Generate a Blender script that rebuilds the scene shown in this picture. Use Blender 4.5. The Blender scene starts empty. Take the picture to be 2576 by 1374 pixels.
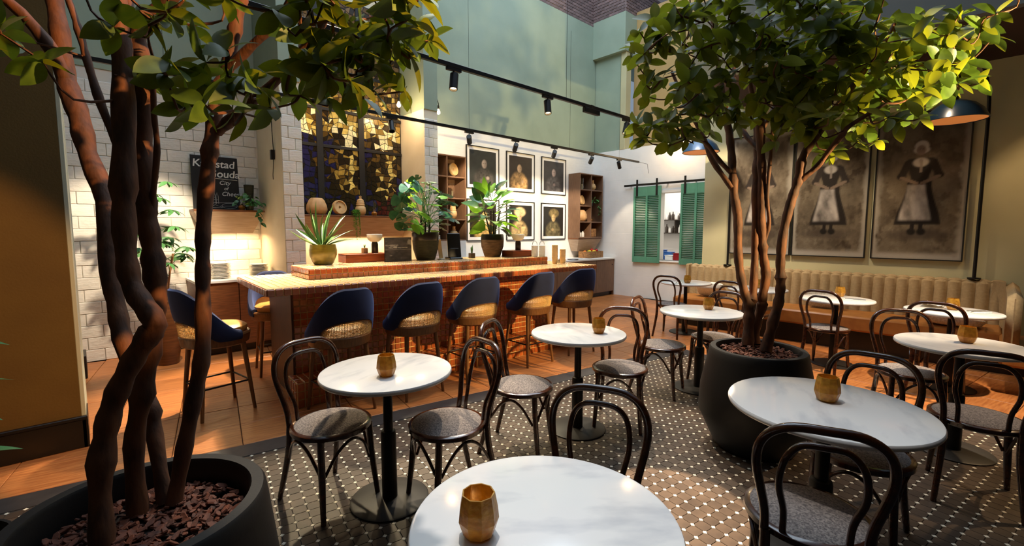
import bpy, math, random
import numpy as np
from mathutils import Vector, Matrix, Euler
random.seed(7); RNG = np.random.default_rng(5)
PI = math.pi
sc = bpy.context.scene
COL = sc.collection
# ------------------------------------------------------------------ camera, world, light, exposure
cam = bpy.data.cameras.new('camera'); cam_o = bpy.data.objects.new('camera', cam); COL.objects.link(cam_o)
cam.sensor_fit = 'HORIZONTAL'; cam.sensor_width = 36.0; cam.lens = 1140.0*36/2576; cam.shift_y = -11/2576
cam.clip_start = .05; cam.clip_end = 100
cam_o.location = (0, 0, 1.52); cam_o.rotation_euler = (math.radians(90-4.913), 0, math.radians(46.883-90))
sc.camera = cam_o
sc.view_settings.view_transform = 'Standard'; sc.view_settings.look = 'None'
sc.view_settings.exposure = 0.0; sc.view_settings.gamma = 1.0; sc.view_settings.use_curve_mapping = False
w = bpy.data.worlds.new('sky'); sc.world = w; w.use_nodes = True
bg = w.node_tree.nodes['Background']; bg.inputs[0].default_value = (.62, .78, 1.0, 1); bg.inputs[1].default_value = 0.35

def K(col):  # sRGB 0-255 -> linear
    return tuple(((c/255)/12.92 if c/255 <= .04045 else ((c/255+.055)/1.055)**2.4) for c in col)
WARM = (1.0, .66, .34); WARMW = (1.0, .80, .56); COOL = (.72, .86, 1.0)
def lamp(name, kind, loc, power, col, target=None, size=.05, angle=60, blend=.25, parent=None, sy=None):
    l = bpy.data.lights.new(name, kind); l.energy = power; l.color = col
    if kind == 'AREA':
        l.size = size
        if sy: l.shape = 'RECTANGLE'; l.size_y = sy
    else: l.shadow_soft_size = size
    if kind == 'SPOT': l.spot_size = math.radians(angle); l.spot_blend = blend
    o = bpy.data.objects.new(name, l); COL.objects.link(o); o.location = loc
    if target is not None:
        d = Vector(target)-Vector(loc); o.rotation_euler = d.to_track_quat('-Z', 'Y').to_euler()
    return o
# daylight through the glass roof of the atrium
SKY = lamp('skylight', 'AREA', (4.6, 3.7, 8.5), 560, COOL, (4.6, 3.7, 0), size=7.0, sy=5.6)
# warm ceiling spots of the dining room, above and beside the frame, with added fill lamps
lamp('spot_tree_near', 'SPOT', (1.45, -.1, 3.1), 620, (1.0, .52, .18), (.12, 1.98, 1.90), size=.02, angle=31, blend=.3)
lamp('fill_tree_far', 'SPOT', (3.7, -1.4, 1.9), 1500, (1.0, .74, .34), (4.2, .42, 2.48), size=.04, angle=40, blend=.5)  # unseen low uplight, put in to brighten the crown from below
lamp('fill_stems_far', 'SPOT', (3.9, -1.1, 2.5), 1300, (1.0,.70,.32), (3.62, 1.15, 1.55), size=.03, angle=22, blend=.4)  # unseen lamp in mid air, added to brighten the stems
lamp('spot_floor', 'SPOT', (1.5, 1.5, 4.8), 5200, WARMW, (2.22, 1.13, 0), size=.02, angle=10.5, blend=.12)
lamp('spot_table_b', 'SPOT', (3.3, 3.3, 4.4), 560, WARMW, (2.6, 2.1, .75), size=.03, angle=34, blend=.3)
lamp('spot_table_a', 'SPOT', (1.9, 3.6, 4.4), 560, WARMW, (1.15, 2.25, .75), size=.03, angle=30, blend=.3)
lamp('fill_table_e', 'SPOT', (1.3, 1.7, 4.7), 330, (1, .92, .82), (.84, .76, .75), size=.03, angle=17, blend=.5)  # added lamp without a fixture, lifts the nearest table top
lamp('fill_table_d', 'SPOT', (1.6, 1.3, 4.9), 240, (1, .9, .78), (2.22, .5, .75), size=.03, angle=14, blend=.6)  # unseen extra light for the table before the far planter
lamp('spot_table_c', 'SPOT', (5.0, 3.0, 4.4), 560, WARMW, (4.2, 1.85, .75), size=.03, angle=36, blend=.3)
lamp('spot_table_f', 'SPOT', (5.4, -1.2, 3.2), 260, WARM, (4.6, .1, .75), size=.03, angle=42, blend=.4)
lamp('spot_floor_far', 'SPOT', (5.6, -.3, 3.3), 700, WARMW, (5.3, .9, 0), size=.03, angle=52, blend=.4)
lamp('fill_banquette_a', 'SPOT', (6.4, 2.2, 3.38), 190, WARMW, (7.35, 1.9, .7), size=.04, angle=80, blend=.6)  # added unseen light, makes the banquette warmer and brighter
lamp('fill_wall_sage', 'SPOT', (6.3, 3.15, 3.3), 200, WARMW, (7.6, 3.1, 1.7), size=.04, angle=70, blend=.7)  # added lamp standing in for daylight on this end of the wall
lamp('fill_banquette_b', 'SPOT', (6.5, .6, 3.38), 60, WARM, (7.35, .5, .6), size=.04, angle=70, blend=.6)  # second, weaker added light for the banquette
lamp('spot_banquette_c', 'SPOT', (6.6, -.8, 3.38), 70, WARM, (7.6, -.5, 1.5), size=.04, angle=60, blend=.6)

# ------------------------------------------------------------------ materials
MATS = {}
def M(name, col, rough=.5, metal=0., col2=None, nscale=8., ndet=4., nstretch=(1,1,1), rand=0., bump=0., bscale=60., spec=.5,
      emis=None, estr=0., trans=0., coat=0., attr=False, ramp=(.35,.65), bstretch=(1,1,1), sheen=0., alpha=1., brick=None, transl=None):
    m = bpy.data.materials.new(name); m.use_nodes = True; MATS[name] = m
    nt = m.node_tree; N = nt.nodes; L = nt.links; b = N['Principled BSDF']
    def n(t): return N.new('ShaderNode'+t)
    b.inputs['Roughness'].default_value = rough; b.inputs['Metallic'].default_value = metal
    b.inputs['Specular IOR Level'].default_value = spec
    if trans: b.inputs['Transmission Weight'].default_value = trans
    if coat: b.inputs['Coat Weight'].default_value = coat; b.inputs['Coat Roughness'].default_value = .12
    if sheen: b.inputs['Sheen Weight'].default_value = sheen; b.inputs['Sheen Tint'].default_value = (.25,.4,1,1)
    if alpha < 1: b.inputs['Alpha'].default_value = alpha
    c = None
    def coords(stretch):
        tc = n('TexCoord'); mp = n('Mapping'); mp.inputs['Scale'].default_value = stretch
        L.new(tc.outputs['Object'], mp.inputs['Vector']); return mp.outputs['Vector']
    if attr:
        a = n('VertexColor'); a.layer_name = 'Col'; c = a.outputs['Color']
    elif col2 is not None:
        t = n('TexNoise'); t.inputs['Scale'].default_value = nscale; t.inputs['Detail'].default_value = ndet
        L.new(coords(nstretch), t.inputs['Vector'])
        r = n('ValToRGB'); r.color_ramp.elements[0].position = ramp[0]; r.color_ramp.elements[1].position = ramp[1]
        r.color_ramp.elements[0].color = (*col, 1); r.color_ramp.elements[1].color = (*col2, 1)
        L.new(t.outputs['Fac'], r.inputs['Fac']); c = r.outputs['Color']
    if rand:
        oi = n('ObjectInfo'); ge = n('NewGeometry'); ad = n('Math'); ad.operation = 'ADD'
        L.new(oi.outputs['Random'], ad.inputs[0]); L.new(ge.outputs['Random Per Island'], ad.inputs[1])
        fr = n('Math'); fr.operation = 'FRACT'; L.new(ad.outputs[0], fr.inputs[0])
        mr = n('MapRange'); mr.inputs['To Min'].default_value = 1-rand; mr.inputs['To Max'].default_value = 1+rand
        L.new(fr.outputs[0], mr.inputs['Value'])
        mx = n('Mix'); mx.data_type = 'RGBA'; mx.blend_type = 'MULTIPLY'; mx.inputs['Factor'].default_value = 1
        if c is not None: L.new(c, mx.inputs[6])
        else: mx.inputs[6].default_value = (*col, 1)
        L.new(mr.outputs['Result'], mx.inputs[7]); c = mx.outputs[2]
    if c is not None: L.new(c, b.inputs['Base Color'])
    else: b.inputs['Base Color'].default_value = (*col, 1)
    if bump or brick:
        bm = n('Bump'); bm.inputs['Distance'].default_value = .01; bm.inputs['Strength'].default_value = bump or .5
        if brick:
            t = n('TexBrick'); t.inputs['Scale'].default_value = 1; t.inputs['Brick Width'].default_value = brick[0]; t.inputs['Row Height'].default_value = brick[1]
            t.inputs['Mortar Size'].default_value = brick[2]; t.inputs['Color1'].default_value = (1,1,1,1); t.inputs['Color2'].default_value = (.8,.8,.8,1); t.inputs['Mortar'].default_value = (0,0,0,1)
            tc = n('TexCoord'); mp = n('Mapping'); mp.inputs['Rotation'].default_value = (brick[3] if len(brick) > 3 else (0,0,0))
            L.new(tc.outputs['Object'], mp.inputs['Vector']); L.new(mp.outputs['Vector'], t.inputs['Vector']); L.new(t.outputs['Color'], bm.inputs['Height'])
        else:
            t = n('TexNoise'); t.inputs['Scale'].default_value = bscale; t.inputs['Detail'].default_value = 3
            L.new(coords(bstretch), t.inputs['Vector']); L.new(t.outputs['Fac'], bm.inputs['Height'])
        L.new(bm.outputs['Normal'], b.inputs['Normal'])
    if transl is not None:
        tb = n('BsdfTranslucent'); tb.inputs['Color'].default_value = (*transl, 1); mxs = n('MixShader'); mxs.inputs[0].default_value = .33
        out = N['Material Output']; L.new(b.outputs[0], mxs.inputs[1]); L.new(tb.outputs[0], mxs.inputs[2]); L.new(mxs.outputs[0], out.inputs['Surface'])
    if emis is not None:
        b.inputs['Emission Color'].default_value = (*emis, 1); b.inputs['Emission Strength'].default_value = estr
    return m
M('terracotta', K((190,122,66)), .42, col2=K((158,92,46)), nscale=5, nstretch=(1,9,1), rand=.16, bump=.12, bscale=25, bstretch=(1,8,1))
M('grout_dark', K((60,40,28)), .9)
M('octagon', K((74,60,49)), .45, col2=K((60,48,39)), nscale=9, rand=.22, bump=.06, bscale=80)
M('dot_white', K((226,218,198)), .35, rand=.08)
M('mosaic_border', K((52,48,48)), .5, col2=K((44,40,40)), nscale=12)
M('mosaic_grout', K((36,30,26)), .9)
M('brick_white', K((236,232,224)), .6, col2=K((224,220,211)), nscale=6, rand=.05, bump=.5, bscale=14, bstretch=(1,1,3))
M('mortar_white', K((214,209,199)), .9)
M('wall_white', K((240,240,238)), .6, col2=K((233,233,231)), nscale=3, brick=(.24,.062,.006,(PI/2,0,0)), bump=.35)
M('wall_white_x', K((240,240,238)), .6, col2=K((233,233,231)), nscale=3, brick=(.24,.062,.006,(PI/2,0,PI/2)), bump=.35)
M('plaster_warm', K((232,222,200)), .7, col2=K((226,214,190)), nscale=4, bump=.05, bscale=30)
M('wall_green', K((150,166,148)), .7, col2=K((142,158,140)), nscale=2, bump=.06, bscale=40)
M('wall_olive', K((106,80,26)), .75, col2=K((98,72,22)), nscale=3, bump=.1, bscale=70)
M('wall_sage', K((196,190,152)), .75, col2=K((188,182,144)), nscale=2, bump=.06, bscale=50)
M('wall_warmlit', K((178,148,96)), .75, col2=K((170,140,90)), nscale=2)  # green-beige paint with its warm lighting put into the colour
M('brick_old', K((128,106,104)), .85, col2=K((104,88,88)), nscale=20, rand=.25, bump=.3, bscale=40)
M('mortar_old', K((176,166,164)), .95)
M('black_wood', K((18,15,14)), .35)
M('trim_pale', K((196,196,172)), .6)
M('ceiling_dark', K((52,26,18)), .7)
M('fascia', K((96,100,98)), .7)
M('tile_bar', K((188,100,46)), .22, rand=.2, col2=K((164,78,34)), nscale=15, coat=.7)
M('grout_bar', K((232,192,126)), .85)
M('tile_cream', K((222,188,136)), .25, rand=.1, col2=K((208,170,116)), nscale=15, coat=.5)  # paler version of the bar tile, laid on the top faces only
M('wood_walnut', K((132,82,46)), .45, col2=K((98,58,32)), nscale=6, nstretch=(1,1,14), ndet=5)
M('wood_panel', K((84,48,26)), .5, col2=K((60,33,18)), nscale=6, nstretch=(14,14,1), ndet=5)
M('wood_oak', K((172,128,84)), .55, col2=K((150,106,66)), nscale=6, nstretch=(12,12,1), ndet=5)
M('wood_greyoak', K((176,152,130)), .6, col2=K((158,133,110)), nscale=6, nstretch=(1,1,14), ndet=5)
M('wood_cabinet', K((128,96,72)), .5, col2=K((108,80,60)), nscale=7, nstretch=(14,14,1), ndet=5)
M('wood_box', K((150,70,28)), .4, col2=K((112,48,18)), nscale=5, nstretch=(1,1,10), ndet=4)
M('wood_stool', K((128,84,44)), .4, col2=K((104,66,34)), nscale=8, nstretch=(10,10,1))
M('bentwood', K((74,37,19)), .2, col2=K((48,23,12)), nscale=12, nstretch=(1,1,3), coat=.5)
M('velvet_blue', K((16,25,60)), .85, sheen=.3, col2=K((11,18,50)), nscale=8)
M('leather_tan', K((196,138,66)), .42, col2=K((184,124,56)), nscale=14, bump=.08, bscale=120)
M('cane', K((204,164,100)), .5, rand=.1)
M('metal_black', K((20,19,19)), .42, metal=.2, spec=.4)
M('base_black', K((22,20,19)), .5)
M('marble', K((232,230,228)), .16, col2=K((188,190,196)), nscale=3.2, ndet=9, nstretch=(1,2.6,1), ramp=(.5,.74), coat=.3)
M('marble_edge', K((214,206,192)), .35, col2=K((180,168,150)), nscale=14)
M('seat_fabric', K((150,140,134)), .9, col2=K((92,84,84)), nscale=130, ndet=2, bump=.4, bscale=180)
M('amber_glass', K((208,158,58)), .35, metal=.1, col2=K((160,112,34)), nscale=45, bump=.25, bscale=60, coat=.3, transl=K((216,164,48)))
M('wax', K((240,220,170)), .5)
M('flame', (1,.7,.3), .5, emis=(1,.55,.18), estr=25)
M('planter_black', K((15,13,12)), .55, bump=.04, bscale=120)
M('bark', K((112,56,30)), .75, col2=K((64,30,16)), nscale=30, rand=.3, bump=.3, bscale=60)
M('soil', K((34,22,15)), .95, bump=.8, bscale=50)
M('tree_bark', K((106,62,30)), .75, col2=K((62,34,16)), nscale=22, nstretch=(1,1,.35), bump=.35, bscale=40, bstretch=(1,1,.3))
M('leaf_near', K((78,106,28)), .45, rand=.35, col2=K((56,82,18)), nscale=25, spec=.35, transl=K((120,130,24)))
M('leaf_far', K((70,94,24)), .42, rand=.35, col2=K((48,70,16)), nscale=20, spec=.4, transl=K((160,168,40)))
M('leaf_bright', K((84,150,36)), .38, rand=.2, col2=K((56,116,26)), nscale=14, transl=K((140,190,50)))
M('leaf_blue', K((58,108,74)), .28, rand=.2, col2=K((40,84,56)), nscale=14, coat=.4)
M('leaf_agave', K((66,104,44)), .4, rand=.2, col2=K((48,84,36)), nscale=10, nstretch=(1,1,.3))
M('leaf_room', K((74,124,66)), .4, rand=.25)
M('ceramic_olive', K((132,122,46)), .3, col2=K((112,102,36)), nscale=8, nstretch=(1,1,6), coat=.4)
M('ceramic_dark', K((58,58,40)), .6, col2=K((40,40,28)), nscale=14, nstretch=(1,1,8), bump=.3, bscale=30, bstretch=(1,1,8))
M('ceramic_brown', K((110,84,64)), .75, col2=K((78,58,44)), nscale=14, nstretch=(1,1,5), bump=.3, bscale=30, bstretch=(1,1,6))
M('ceramic_band', K((30,24,22)), .35, coat=.3)
M('ceramic_vase', K((112,70,38)), .35, col2=K((84,50,26)), nscale=5, nstretch=(1,1,9), bump=.25, bscale=20, bstretch=(1,1,9))
M('clay_cream', K((214,178,126)), .6, col2=K((194,154,100)), nscale=10)
M('clay_tan', K((200,160,112)), .6, col2=K((184,142,94)), nscale=12)
M('white_matte', K((236,234,228)), .5)
M('shade_white', K((240,236,226)), .6)
M('paper_cup', K((226,196,150)), .6, col2=K((212,180,130)), nscale=10)
M('marble_dark', K((52,40,34)), .3, col2=K((120,100,84)), nscale=14, ndet=8, ramp=(.5,.8))
M('black_plastic', K((14,14,18)), .35)
M('screen', K((18,22,34)), .2)
M('picture', (.5,.5,.5), .45, attr=True)
M('canvas', (.5,.5,.5), .85, attr=True, bump=.2, bscale=60, spec=.12)
M('frame_black', K((16,15,15)), .4)
M('mat_white', K((236,234,230)), .7)
M('chalkboard', K((20,20,21)), .8, col2=K((30,30,31)), nscale=6)
M('chalk', K((226,226,222)), .9)
M('shutter_green', K((92,156,128)), .5, col2=K((86,148,120)), nscale=6)
M('banquette_fabric', K((166,142,104)), .85, col2=K((154,130,94)), nscale=40, bump=.2, bscale=150)
M('banquette_leather', K((172,112,52)), .4, col2=K((156,98,44)), nscale=10, bump=.05, bscale=90)
M('pillow', K((226,222,212)), .9, col2=K((206,200,188)), nscale=40, bump=.3, bscale=90)
M('knit', K((206,198,182)), .95, col2=K((168,158,140)), nscale=60, bump=.6, bscale=80)
M('shade_blue', K((22,44,72)), .3, metal=.4, coat=.4)
M('shade_copper', K((226,120,48)), .4, metal=.3, emis=(1,.36,.09), estr=.35)
M('steel', K((150,150,152)), .3, metal=.9)
M('brass', K((190,150,80)), .3, metal=.9)
M('bulb', (1,.85,.6), .3, emis=(1,.72,.36), estr=30)
M('led', (1,.8,.5), .3, emis=(1,.66,.3), estr=14)
M('clear_glass', (1,1,1), .03, trans=1., spec=.5)
M('oil', K((214,140,40)), .1, trans=.6)
M('lead', K((14,11,10)), .6)
for i, (c, e) in enumerate([((40,30,16),.2),((84,60,22),.4),((140,110,46),.45),((190,162,84),.5),((222,206,152),.5),((32,28,60),.35),((70,20,16),.4),((104,82,54),.4)]):
    M('glass_%d' % i, K(c), .25, emis=K(c), estr=e, rand=.3, col2=tuple(.6*v for v in K(c)), nscale=30)  # pane glow is added; the panel itself is no light source
M('fruit_red', K((176,40,36)), .35); M('fruit_yellow', K((232,190,50)), .4); M('fruit_orange', K((224,120,30)), .5); M('fruit_green', K((140,170,60)), .4)
M('wicker', K((176,128,76)), .7, col2=K((120,80,44)), nscale=30)
M('kitchen_wall', K((236,232,226)), .6)
M('bottle_dark', K((52,40,30)), .3); M('bottle_white', K((220,216,208)), .4); M('bin_blue', K((40,96,168)), .4); M('pan_red', K((150,26,30)), .35)

# ------------------------------------------------------------------ mesh helpers
class MB:
    def __init__(s): s.v = []; s.f = []
    def add(s, vs, fs):
        o = len(s.v); s.v += [tuple(q) for q in vs]; s.f += [tuple(i+o for i in f) for f in fs]; return s
    def box(s, x0, x1, y0, y1, z0, z1, c=0.):
        if c <= 0:
            s.add([(x0,y0,z0),(x1,y0,z0),(x1,y1,z0),(x0,y1,z0),(x0,y0,z1),(x1,y0,z1),(x1,y1,z1),(x0,y1,z1)],
                  [(0,3,2,1),(4,5,6,7),(0,1,5,4),(1,2,6,5),(2,3,7,6),(3,0,4,7)]); return s
        c = min(c, .49*(x1-x0), .49*(y1-y0), .49*(z1-z0))
        vs = []; X = (x0,x1); Y = (y0,y1); Z = (z0,z1)
        idx = {}
        for i in (0,1):
            for j in (0,1):
                for k in (0,1):
                    dx = c*(1-2*i); dy = c*(1-2*j); dz = c*(1-2*k)
                    for a, p in enumerate([(X[i],Y[j]+dy,Z[k]+dz),(X[i]+dx,Y[j],Z[k]+dz),(X[i]+dx,Y[j]+dy,Z[k])]):
                        idx[i,j,k,a] = len(vs); vs.append(p)
        g = idx; f = []
        for i in (0,1): q = [g[i,0,0,0],g[i,1,0,0],g[i,1,1,0],g[i,0,1,0]]; f.append(q if i else q[::-1])
        for j in (0,1): q = [g[0,j,0,1],g[1,j,0,1],g[1,j,1,1],g[0,j,1,1]]; f.append(q[::-1] if j else q)
        for k in (0,1): q = [g[0,0,k,2],g[1,0,k,2],g[1,1,k,2],g[0,1,k,2]]; f.append(q if k else q[::-1])
        for i in (0,1):
            for j in (0,1): q = [g[i,j,0,0],g[i,j,0,1],g[i,j,1,1],g[i,j,1,0]]; f.append(q if (i==j) else q[::-1])
            for k in (0,1): q = [g[i,0,k,0],g[i,1,k,0],g[i,1,k,2],g[i,0,k,2]]; f.append(q if (i==k) else q[::-1])
        for j in (0,1):
            for k in (0,1): q = [g[0,j,k,1],g[0,j,k,2],g[1,j,k,2],g[1,j,k,1]]; f.append(q if (j==k) else q[::-1])
        for i in (0,1):
            for j in (0,1):
                for k in (0,1):
                    q = [g[i,j,k,0],g[i,j,k,1],g[i,j,k,2]]; f.append(q if (i+j+k)%2 else q[::-1])
        return s.add(vs, f)
    def lathe(s, prof, n=24, cx=0, cy=0, cz=0, close=False, facet=False):
        vs = []; fs = []
        for (r, z) in prof:
            for i in range(n):
                a = 2*PI*i/n; vs.append((cx+r*math.cos(a), cy+r*math.sin(a), cz+z))
        m = len(prof)
        for j in range(m-1):
            for i in range(n):
                k = (i+1) % n; fs.append((j*n+i, j*n+k, (j+1)*n+k, (j+1)*n+i))
        if prof[0][0] > 1e-6: fs.append(tuple(range(n))[::-1])
        if prof[-1][0] > 1e-6 and not close: fs.append(tuple((m-1)*n+i for i in range(n)))
        return s.add(vs, fs)
    def tube(s, pts, r, n=8, cap=True, closed=False):
        P = [Vector(p) for p in pts]; m = len(P)
        R = r if isinstance(r, (list, tuple)) else [r]*m
        vs = []; fs = []; prev = None
        for i in range(m):
            if closed: t = P[(i+1) % m]-P[i-1]
            else: t = (P[min(i+1, m-1)]-P[max(i-1, 0)])
            t.normalize()
            if prev is None:
                u = t.cross(Vector((0,0,1)));
                if u.length < .1: u = t.cross(Vector((1,0,0)))
            else: u = prev-t*prev.dot(t)
            u.normalize(); prev = u; v = t.cross(u)
            for k in range(n):
                a = 2*PI*k/n; vs.append(P[i]+(u*math.cos(a)+v*math.sin(a))*R[i])
        for i in range(m if closed else m-1):
            j = (i+1) % m
            for k in range(n): l = (k+1) % n; fs.append((i*n+k, i*n+l, j*n+l, j*n+k))
        if cap and not closed: fs.append(tuple(range(n))[::-1]); fs.append(tuple((m-1)*n+k for k in range(n)))
        return s.add(vs, fs)
    def prism(s, poly, z0, z1, c=0., axis='z'):
        n = len(poly); T = {'z': lambda a,b,h: (a,b,h), 'y': lambda a,b,h: (a,h,b), 'x': lambda a,b,h: (h,a,b)}[axis]
        if c:
            cx = sum(p[0] for p in poly)/n; cy = sum(p[1] for p in poly)/n
            rad = sum(math.hypot(p[0]-cx, p[1]-cy) for p in poly)/n; k = 1-c/rad
            top = [(cx+(p[0]-cx)*k, cy+(p[1]-cy)*k) for p in poly]
            vs = [T(*p, z0) for p in poly]+[T(*p, z1-c*(1 if z1 > z0 else -1)) for p in poly]+[T(*p, z1) for p in top]; lv = 3
        else: vs = [T(*p, z0) for p in poly]+[T(*p, z1) for p in poly]; lv = 2
        fs = [tuple(range(n))[::-1], tuple((lv-1)*n+i for i in range(n))]
        for l in range(lv-1):
            for i in range(n): j = (i+1) % n; fs.append((l*n+i, l*n+j, (l+1)*n+j, (l+1)*n+i))
        return s.add(vs, fs)
    def grid(s, fn, nu, nv):
        vs = [fn(i/nu, j/nv) for j in range(nv+1) for i in range(nu+1)]
        fs = [(j*(nu+1)+i, j*(nu+1)+i+1, (j+1)*(nu+1)+i+1, (j+1)*(nu+1)+i) for j in range(nv) for i in range(nu)]
        return s.add(vs, fs)
    def ball(s, c, r, nu=14, nv=9):
        rx, ry, rz = r if isinstance(r, (tuple, list)) else (r,r,r)
        vs = []; fs = []
        for j in range(nv+1):
            t = PI*j/nv
            for i in range(nu): a = 2*PI*i/nu; vs.append((c[0]+rx*math.sin(t)*math.cos(a), c[1]+ry*math.sin(t)*math.sin(a), c[2]-rz*math.cos(t)))
        for j in range(nv):
            for i in range(nu): k = (i+1) % nu; fs.append((j*nu+i, j*nu+k, (j+1)*nu+k, (j+1)*nu+i))
        return s.add(vs, fs)
    def xf(s, M_):
        s.v = [tuple(M_ @ Vector(q)) for q in s.v]; return s
    def mesh(s, name, mat, smooth=False):
        me = bpy.data.meshes.new(name); me.from_pydata(s.v, [], s.f); me.validate(); me.update()
        if smooth:
            me.polygons.foreach_set('use_smooth', [True]*len(me.polygons))
            try: me.set_sharp_from_angle(angle=math.radians(40))
            except Exception: pass
        if mat: me.materials.append(MATS[mat])
        return me
def link(name, me, parent=None, loc=None, rot=None, label=None, kind=None):
    o = bpy.data.objects.new(name, me); COL.objects.link(o)
    if parent is not None: o.parent = parent
    if loc is not None: o.location = loc
    if rot is not None: o.rotation_euler = rot
    if label: o['label'] = label
    if kind: o['kind'] = kind
    return o
def part(name, mb, mat, parent, smooth=False, label=None, kind=None, loc=None, rot=None):
    return link(name, mb.mesh(name, mat, smooth), parent, loc, rot, label, kind)
def tag(o, label, cat=None, group=None, kind=None):
    o['label'] = label
    if cat: o['category'] = cat
    if group: o['group'] = group
    if kind: o['kind'] = kind
    return o
def thing(name, label, cat, loc=(0,0,0), rz=0., group=None):
    o = bpy.data.objects.new(name, None); COL.objects.link(o); o.location = loc; o.rotation_euler = (0,0,rz)
    return tag(o, label, cat, group)
def struct(name, mb, mat, label, smooth=False, cat='wall'):
    o = part(name, mb, mat, None, smooth); return tag(o, label, cat, kind='structure')
def copy_tree(o, parent=None):
    c = o.copy(); COL.objects.link(c); c.parent = parent
    for ch in o.children: copy_tree(ch, c)
    return c
def smoothstep(a, b, x):
    t = max(0., min(1., (x-a)/(b-a))); return t*t*(3-2*t)
def spline(pts, k=4):
    P = [Vector(p) for p in pts]; out = []
    for i in range(len(P)-1):
        p0 = P[max(i-1,0)]; p1 = P[i]; p2 = P[i+1]; p3 = P[min(i+2,len(P)-1)]
        for j in range(k):
            t = j/k; out.append(.5*((2*p1)+(p2-p0)*t+(2*p0-5*p1+4*p2-p3)*t*t+(3*p1-p0-3*p2+p3)*t**3))
    out.append(P[-1]); return out
STEMS_NEAR=[
 [(-0.019,1.69,0.62,0.0295),(-0.012,1.723,0.806,0.0275),(0.011,1.733,0.952,0.0289),(0.039,1.728,1.047,0.029),(0.08,1.709,1.142,0.028),(0.116,1.689,1.209,0.0304),(0.131,1.684,1.251,0.0281),(0.093,1.738,1.343,0.0271),(0.083,1.767,1.435,0.0272),(0.087,1.798,1.602,0.0298),(0.1,1.823,1.785,0.0301),(0.111,1.863,2.035,0.0268),(0.112,1.888,2.162,0.0245),(0.115,1.914,2.302,0.0222),(0.121,1.944,2.481,0.0186)],
 [(0.068,1.81,0.62,0.0278),(0.071,1.836,0.832,0.0266),(0.1,1.831,0.996,0.0279),(0.129,1.826,1.162,0.0292),(0.15,1.824,1.296,0.0279),(0.151,1.841,1.429,0.028),(0.146,1.861,1.543,0.028),(0.142,1.873,1.608,0.0306),(0.149,1.892,1.801,0.0281),(0.158,1.915,2.029,0.0294),(0.163,1.927,2.16,0.023),(0.236,1.872,2.257,0.0218),(0.315,1.813,2.373,0.0167)],
 [(0.138,1.82,0.62,0.0223),(0.129,1.903,0.824,0.0228),(0.125,1.942,0.923,0.0231),(0.076,2.051,1.107,0.0263),(0.064,2.106,1.235,0.0281),(0.056,2.159,1.373,0.0284),(0.057,2.239,1.62,0.0306),(0.02,2.334,1.809,0.0311),(0.006,2.389,1.942,0.0344),(-0.021,2.457,2.084,0.0303),(-0.028,2.514,2.247,0.0306),(-0.038,2.572,2.413,0.0279),(-0.058,2.651,2.615,0.022)],
 [(0.158,1.801,0.62,0.0236),(0.198,1.814,0.797,0.0239),(0.236,1.823,0.963,0.0242),(0.266,1.833,1.101,0.0245),(0.281,1.865,1.277,0.0234),(0.292,1.893,1.42,0.0222),(0.304,1.915,1.545,0.0238),(0.334,1.943,1.762,0.0242),(0.353,1.953,1.872,0.0243),(0.379,1.967,2.022,0.0231),(0.408,1.959,2.098,0.0217),(0.443,1.965,2.252,0.0205),(0.468,1.969,2.368,0.0191),(0.492,1.989,2.539,0.0149)],
 [(0.367,1.94,1.872,0.0186),(0.422,1.82,1.937,0.0166),(0.5,1.682,2.024,0.0147),(0.575,1.551,2.145,0.0129),(0.584,1.47,2.177,0.0099)],
 [(0.408,1.959,2.098,0.0174),(0.475,1.86,2.18,0.0156),(0.534,1.767,2.251,0.0125),(0.568,1.699,2.332,0.0095)],
 [(0.087,1.832,1.763,0.0108),(0.056,1.895,1.899,0.0109),(0.036,1.945,2.02,0.0098),(0.02,1.991,2.138,0.0099),(0.002,2.036,2.238,0.0087)],
 [(0.155,1.856,1.575,0.0089),(0.177,1.821,1.764,0.0087),(0.174,1.802,1.884,0.0074),(0.178,1.779,2.041,0.006)],
 [(-0.017,2.452,2.067,0.0242),(-0.057,2.459,2.194,0.0223),(-0.13,2.495,2.314,0.0189),(-0.215,2.539,2.397,0.0143)],
 [(0.158,1.919,2.065,0.0179),(0.149,2.012,2.202,0.0159),(0.154,2.098,2.388,0.0137)],
]

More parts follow.
